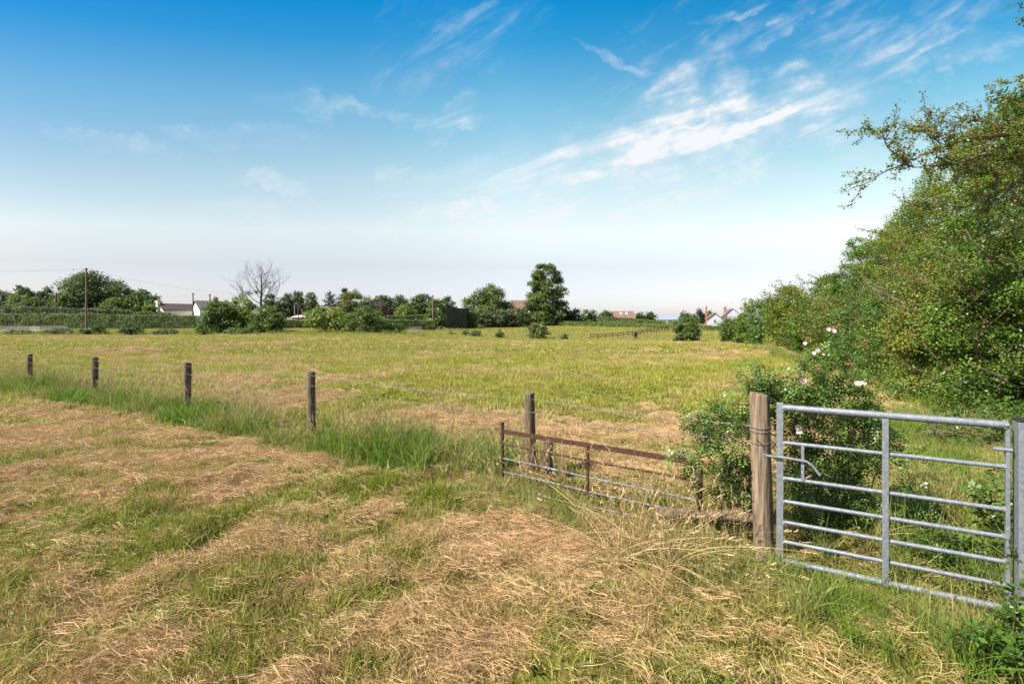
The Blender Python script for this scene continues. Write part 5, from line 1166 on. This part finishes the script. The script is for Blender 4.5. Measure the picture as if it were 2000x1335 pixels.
canes = [[W3(1655, 1090, 4.2), W3(1648, 960, 4.15), W3(1642, 850, 4.1), W3(1640, 770, 4.1), W3(1628, 718, 4.1), W3(1616, 690, 4.1), W3(1592, 700, 4.05)],
         [W3(1650, 1090, 4.2), W3(1660, 900, 4.2), W3(1655, 790, 4.15), W3(1652, 730, 4.15), W3(1640, 690, 4.1), W3(1628, 662, 4.1)],
         [W3(1640, 1080, 4.2), W3(1600, 950, 4.1), W3(1580, 830, 4.0), W3(1568, 760, 3.95), W3(1545, 735, 3.9), W3(1500, 735, 3.85), W3(1455, 750, 3.8)],
         [W3(1660, 1090, 4.2), W3(1700, 960, 4.2), W3(1725, 880, 4.2), W3(1740, 840, 4.15), W3(1770, 860, 4.1)],
         [W3(1650, 1090, 4.2), W3(1690, 850, 4.2), W3(1690, 780, 4.2), W3(1680, 740, 4.2)],
         [W3(1600, 1090, 4.2), W3(1570, 950, 4.05), W3(1545, 860, 3.95), W3(1560, 800, 3.95)],
         [W3(1640, 1100, 4.2), W3(1760, 1000, 4.1), W3(1775, 930, 4.0), W3(1765, 890, 3.95)],
         [W3(1640, 770, 4.1), W3(1615, 735, 4.05), W3(1585, 715, 4.0), W3(1560, 700, 4.0)],
         [W3(1640, 830, 4.1), W3(1675, 800, 4.1), W3(1700, 770, 4.1)],
         [W3(1600, 900, 4.1), W3(1550, 820, 3.9), W3(1530, 790, 3.85), W3(1520, 770, 3.85)]]
body = [(W3(1640, 1010, 4.3), (.42, .28, .38), 950), (W3(1600, 840, 4.1), (.26, .16, .26), 420), (W3(1690, 880, 4.2), (.26, .18, .24), 260), (W3(1560, 930, 4.1), (.16, .15, .3), 260), (W3(1740, 1040, 4.2), (.24, .22, .26), 700), (W3(1655, 1100, 4.1), (.45, .2, .16), 800), (W3(1590, 770, 4.02), (.15, .12, .10), 160), (W3(1615, 700, 4.08), (.13, .1, .12), 70), (W3(1585, 715, 4.03), (.11, .08, .08), 60), (W3(1665, 755, 4.1), (.14, .1, .1), 90), (W3(1630, 665, 4.1), (.07, .06, .07), 26), (W3(1690, 810, 4.15), (.15, .1, .12), 170), (W3(1550, 770, 3.95), (.11, .08, .07), 90), (W3(1500, 750, 3.9), (.13, .07, .06), 90), (W3(1620, 770, 4.1), (.2, .12, .12), 110), (W3(1720, 870, 4.2), (.2, .14, .24), 130), (W3(1600, 930, 4.25), (.3, .2, .25), 220), (W3(1770, 990, 4.25), (.18, .16, .2), 260), (W3(1850, 1090, 3.75), (.38, .22, .2), 800)]
o = rose('dog_rose', 'tall dog rose with pale pink flowers behind the steel gate', BX, canes, 21, body=body, sprigs=32)
for i, (px, py, s, Y) in enumerate([(1628, 646, .045, 4.1), (1618, 643, .04, 4.1), (1572, 670, .035, 4.02), (1596, 684, .042, 4.03), (1589, 690, .04, 4.03), (1568, 742, .062, 3.85), (1676, 749, .062, 4.0), (1686, 748, .05, 4.0), (1559, 833, .05, 3.72), (1561, 845, .045, 3.72)]):
    flower(o, px, py, Y, s*.9, 50+i)
for i, (px, py, Y) in enumerate([(1634, 638, 4.1), (1577, 660, 4.05), (1590, 717, 3.95), (1598, 718, 3.95), (1656, 708, 4.05), (1690, 672, 4.1), (1555, 698, 4.0), (1558, 735, 3.9), (1655, 745, 4.0)]): faded(o, px, py, Y, 80+i)
BX = (*at(1425, 4.0), 0)
canes = [[W3(1500, 1000, 4.0), W3(1480, 860, 3.95), W3(1440, 830, 3.9), W3(1400, 850, 3.95), W3(1360, 875, 4.0)], [W3(1520, 850, 3.85), W3(1470, 842, 3.85), W3(1415, 850, 3.9), W3(1375, 880, 3.95), W3(1352, 910, 4.0)],
         [W3(1520, 780, 3.85), W3(1480, 740, 3.85), W3(1445, 745, 3.85), W3(1420, 765, 3.85)], [W3(1500, 800, 3.85), W3(1450, 790, 3.85), W3(1400, 790, 3.9), W3(1362, 800, 3.95)],
         [W3(1440, 1000, 4.1), W3(1400, 930, 4.05), W3(1370, 900, 4.0), W3(1340, 905, 4.0)], [W3(1440, 990, 4.1), W3(1400, 850, 4.05), W3(1360, 815, 4.05), W3(1330, 830, 4.05)], [W3(1400, 880, 4.2), W3(1352, 900, 4.25), W3(1335, 935, 4.3)]]
body = [(W3(1450, 925, 4.35), (.20, .12, .22), 420), (W3(1390, 855, 4.25), (.15, .1, .14), 170), (W3(1500, 790, 3.95), (.12, .1, .14), 140), (W3(1352, 930, 4.3), (.07, .06, .12), 60), (W3(1450, 830, 4.05), (.18, .1, .14), 200), (W3(1395, 815, 4.1), (.14, .08, .1), 120), (W3(1350, 830, 4.15), (.1, .07, .07), 60), (W3(1480, 760, 3.92), (.12, .08, .07), 90), (W3(1340, 890, 4.25), (.08, .06, .08), 50), (W3(1440, 970, 4.3), (.24, .12, .14), 260)]
rose('dog_rose', 'straggling dog rose without flowers between the timber gatepost and rusty gate', BX, canes, 22, body=body, sprigs=30)
def bramble(label, spec, seed, name='bramble', mat='ivy', lf=.045):
    canes = [[W3(*p) for p in c] for c in spec[0]]; return rose(name, label, (*at(spec[2][0], spec[2][1]), 0), canes, seed, mat, 'bramble', 14, lf, [(W3(*c), rad, k) for c, rad, k in spec[1]], L=.05, group='brambles by the steel gate')
bramble('leafy bramble in the corner in front of the steel gatepost', ([[(1990, 1300, 2.6), (1960, 1180, 2.65), (1935, 1120, 2.7), (1910, 1110, 2.75)], [(2000, 1290, 2.6), (1990, 1150, 2.6), (1985, 1080, 2.65)], [(1990, 1280, 2.55), (1930, 1220, 2.5), (1900, 1230, 2.5)]], [((1965, 1250, 2.55), (.16, .12, .12), 110), ((2030, 1200, 2.6), (.15, .1, .2), 90)], (1990, 2.6)), 61)
bramble('bramble leaning on the path behind the steel gate near its post', ([[(1960, 1080, 3.7), (1950, 1000, 3.7), (1930, 950, 3.7), (1900, 960, 3.7)], [(1980, 1080, 3.6), (1960, 960, 3.6), (1965, 930, 3.6)]], [((1945, 990, 3.75), (.16, .16, .2), 150), ((1900, 1090, 3.7), (.3, .2, .14), 160)], (1960, 3.7)), 62)
bramble('low bramble mound where the hedgerow meets the path', ([[(1880, 880, 7.2), (1850, 820, 7.2), (1820, 800, 7.1)], [(1940, 880, 7.0), (1930, 800, 7.0), (1900, 790, 7.0)]], [((1890, 850, 7.3), (.6, .4, .35), 420), ((1980, 840, 7.1), (.5, .4, .5), 420)], (1890, 7.2)), 63, lf=.05)
# dead brushwood at the foot of the hedge
r = np.random.default_rng(9); b = MB(); c0 = np.array([*at(1868, 7.0), 0])
for _ in range(60):
    p = np.array([r.normal(0, .35), r.normal(0, .25), r.uniform(.05, .5)]); d = unit(np.array([r.normal(), r.normal(), r.normal(0, .35)])[None])[0]*r.uniform(.2, .5); b.tube([p, p+d*.5+(0, 0, .03), p+d], [.006, .005, .002], 4)
q = b.build('brushwood', TWIG); q.location = c0; tag(q, 'tangle of dead brown twigs at the foot of the hedgerow', 'brushwood')
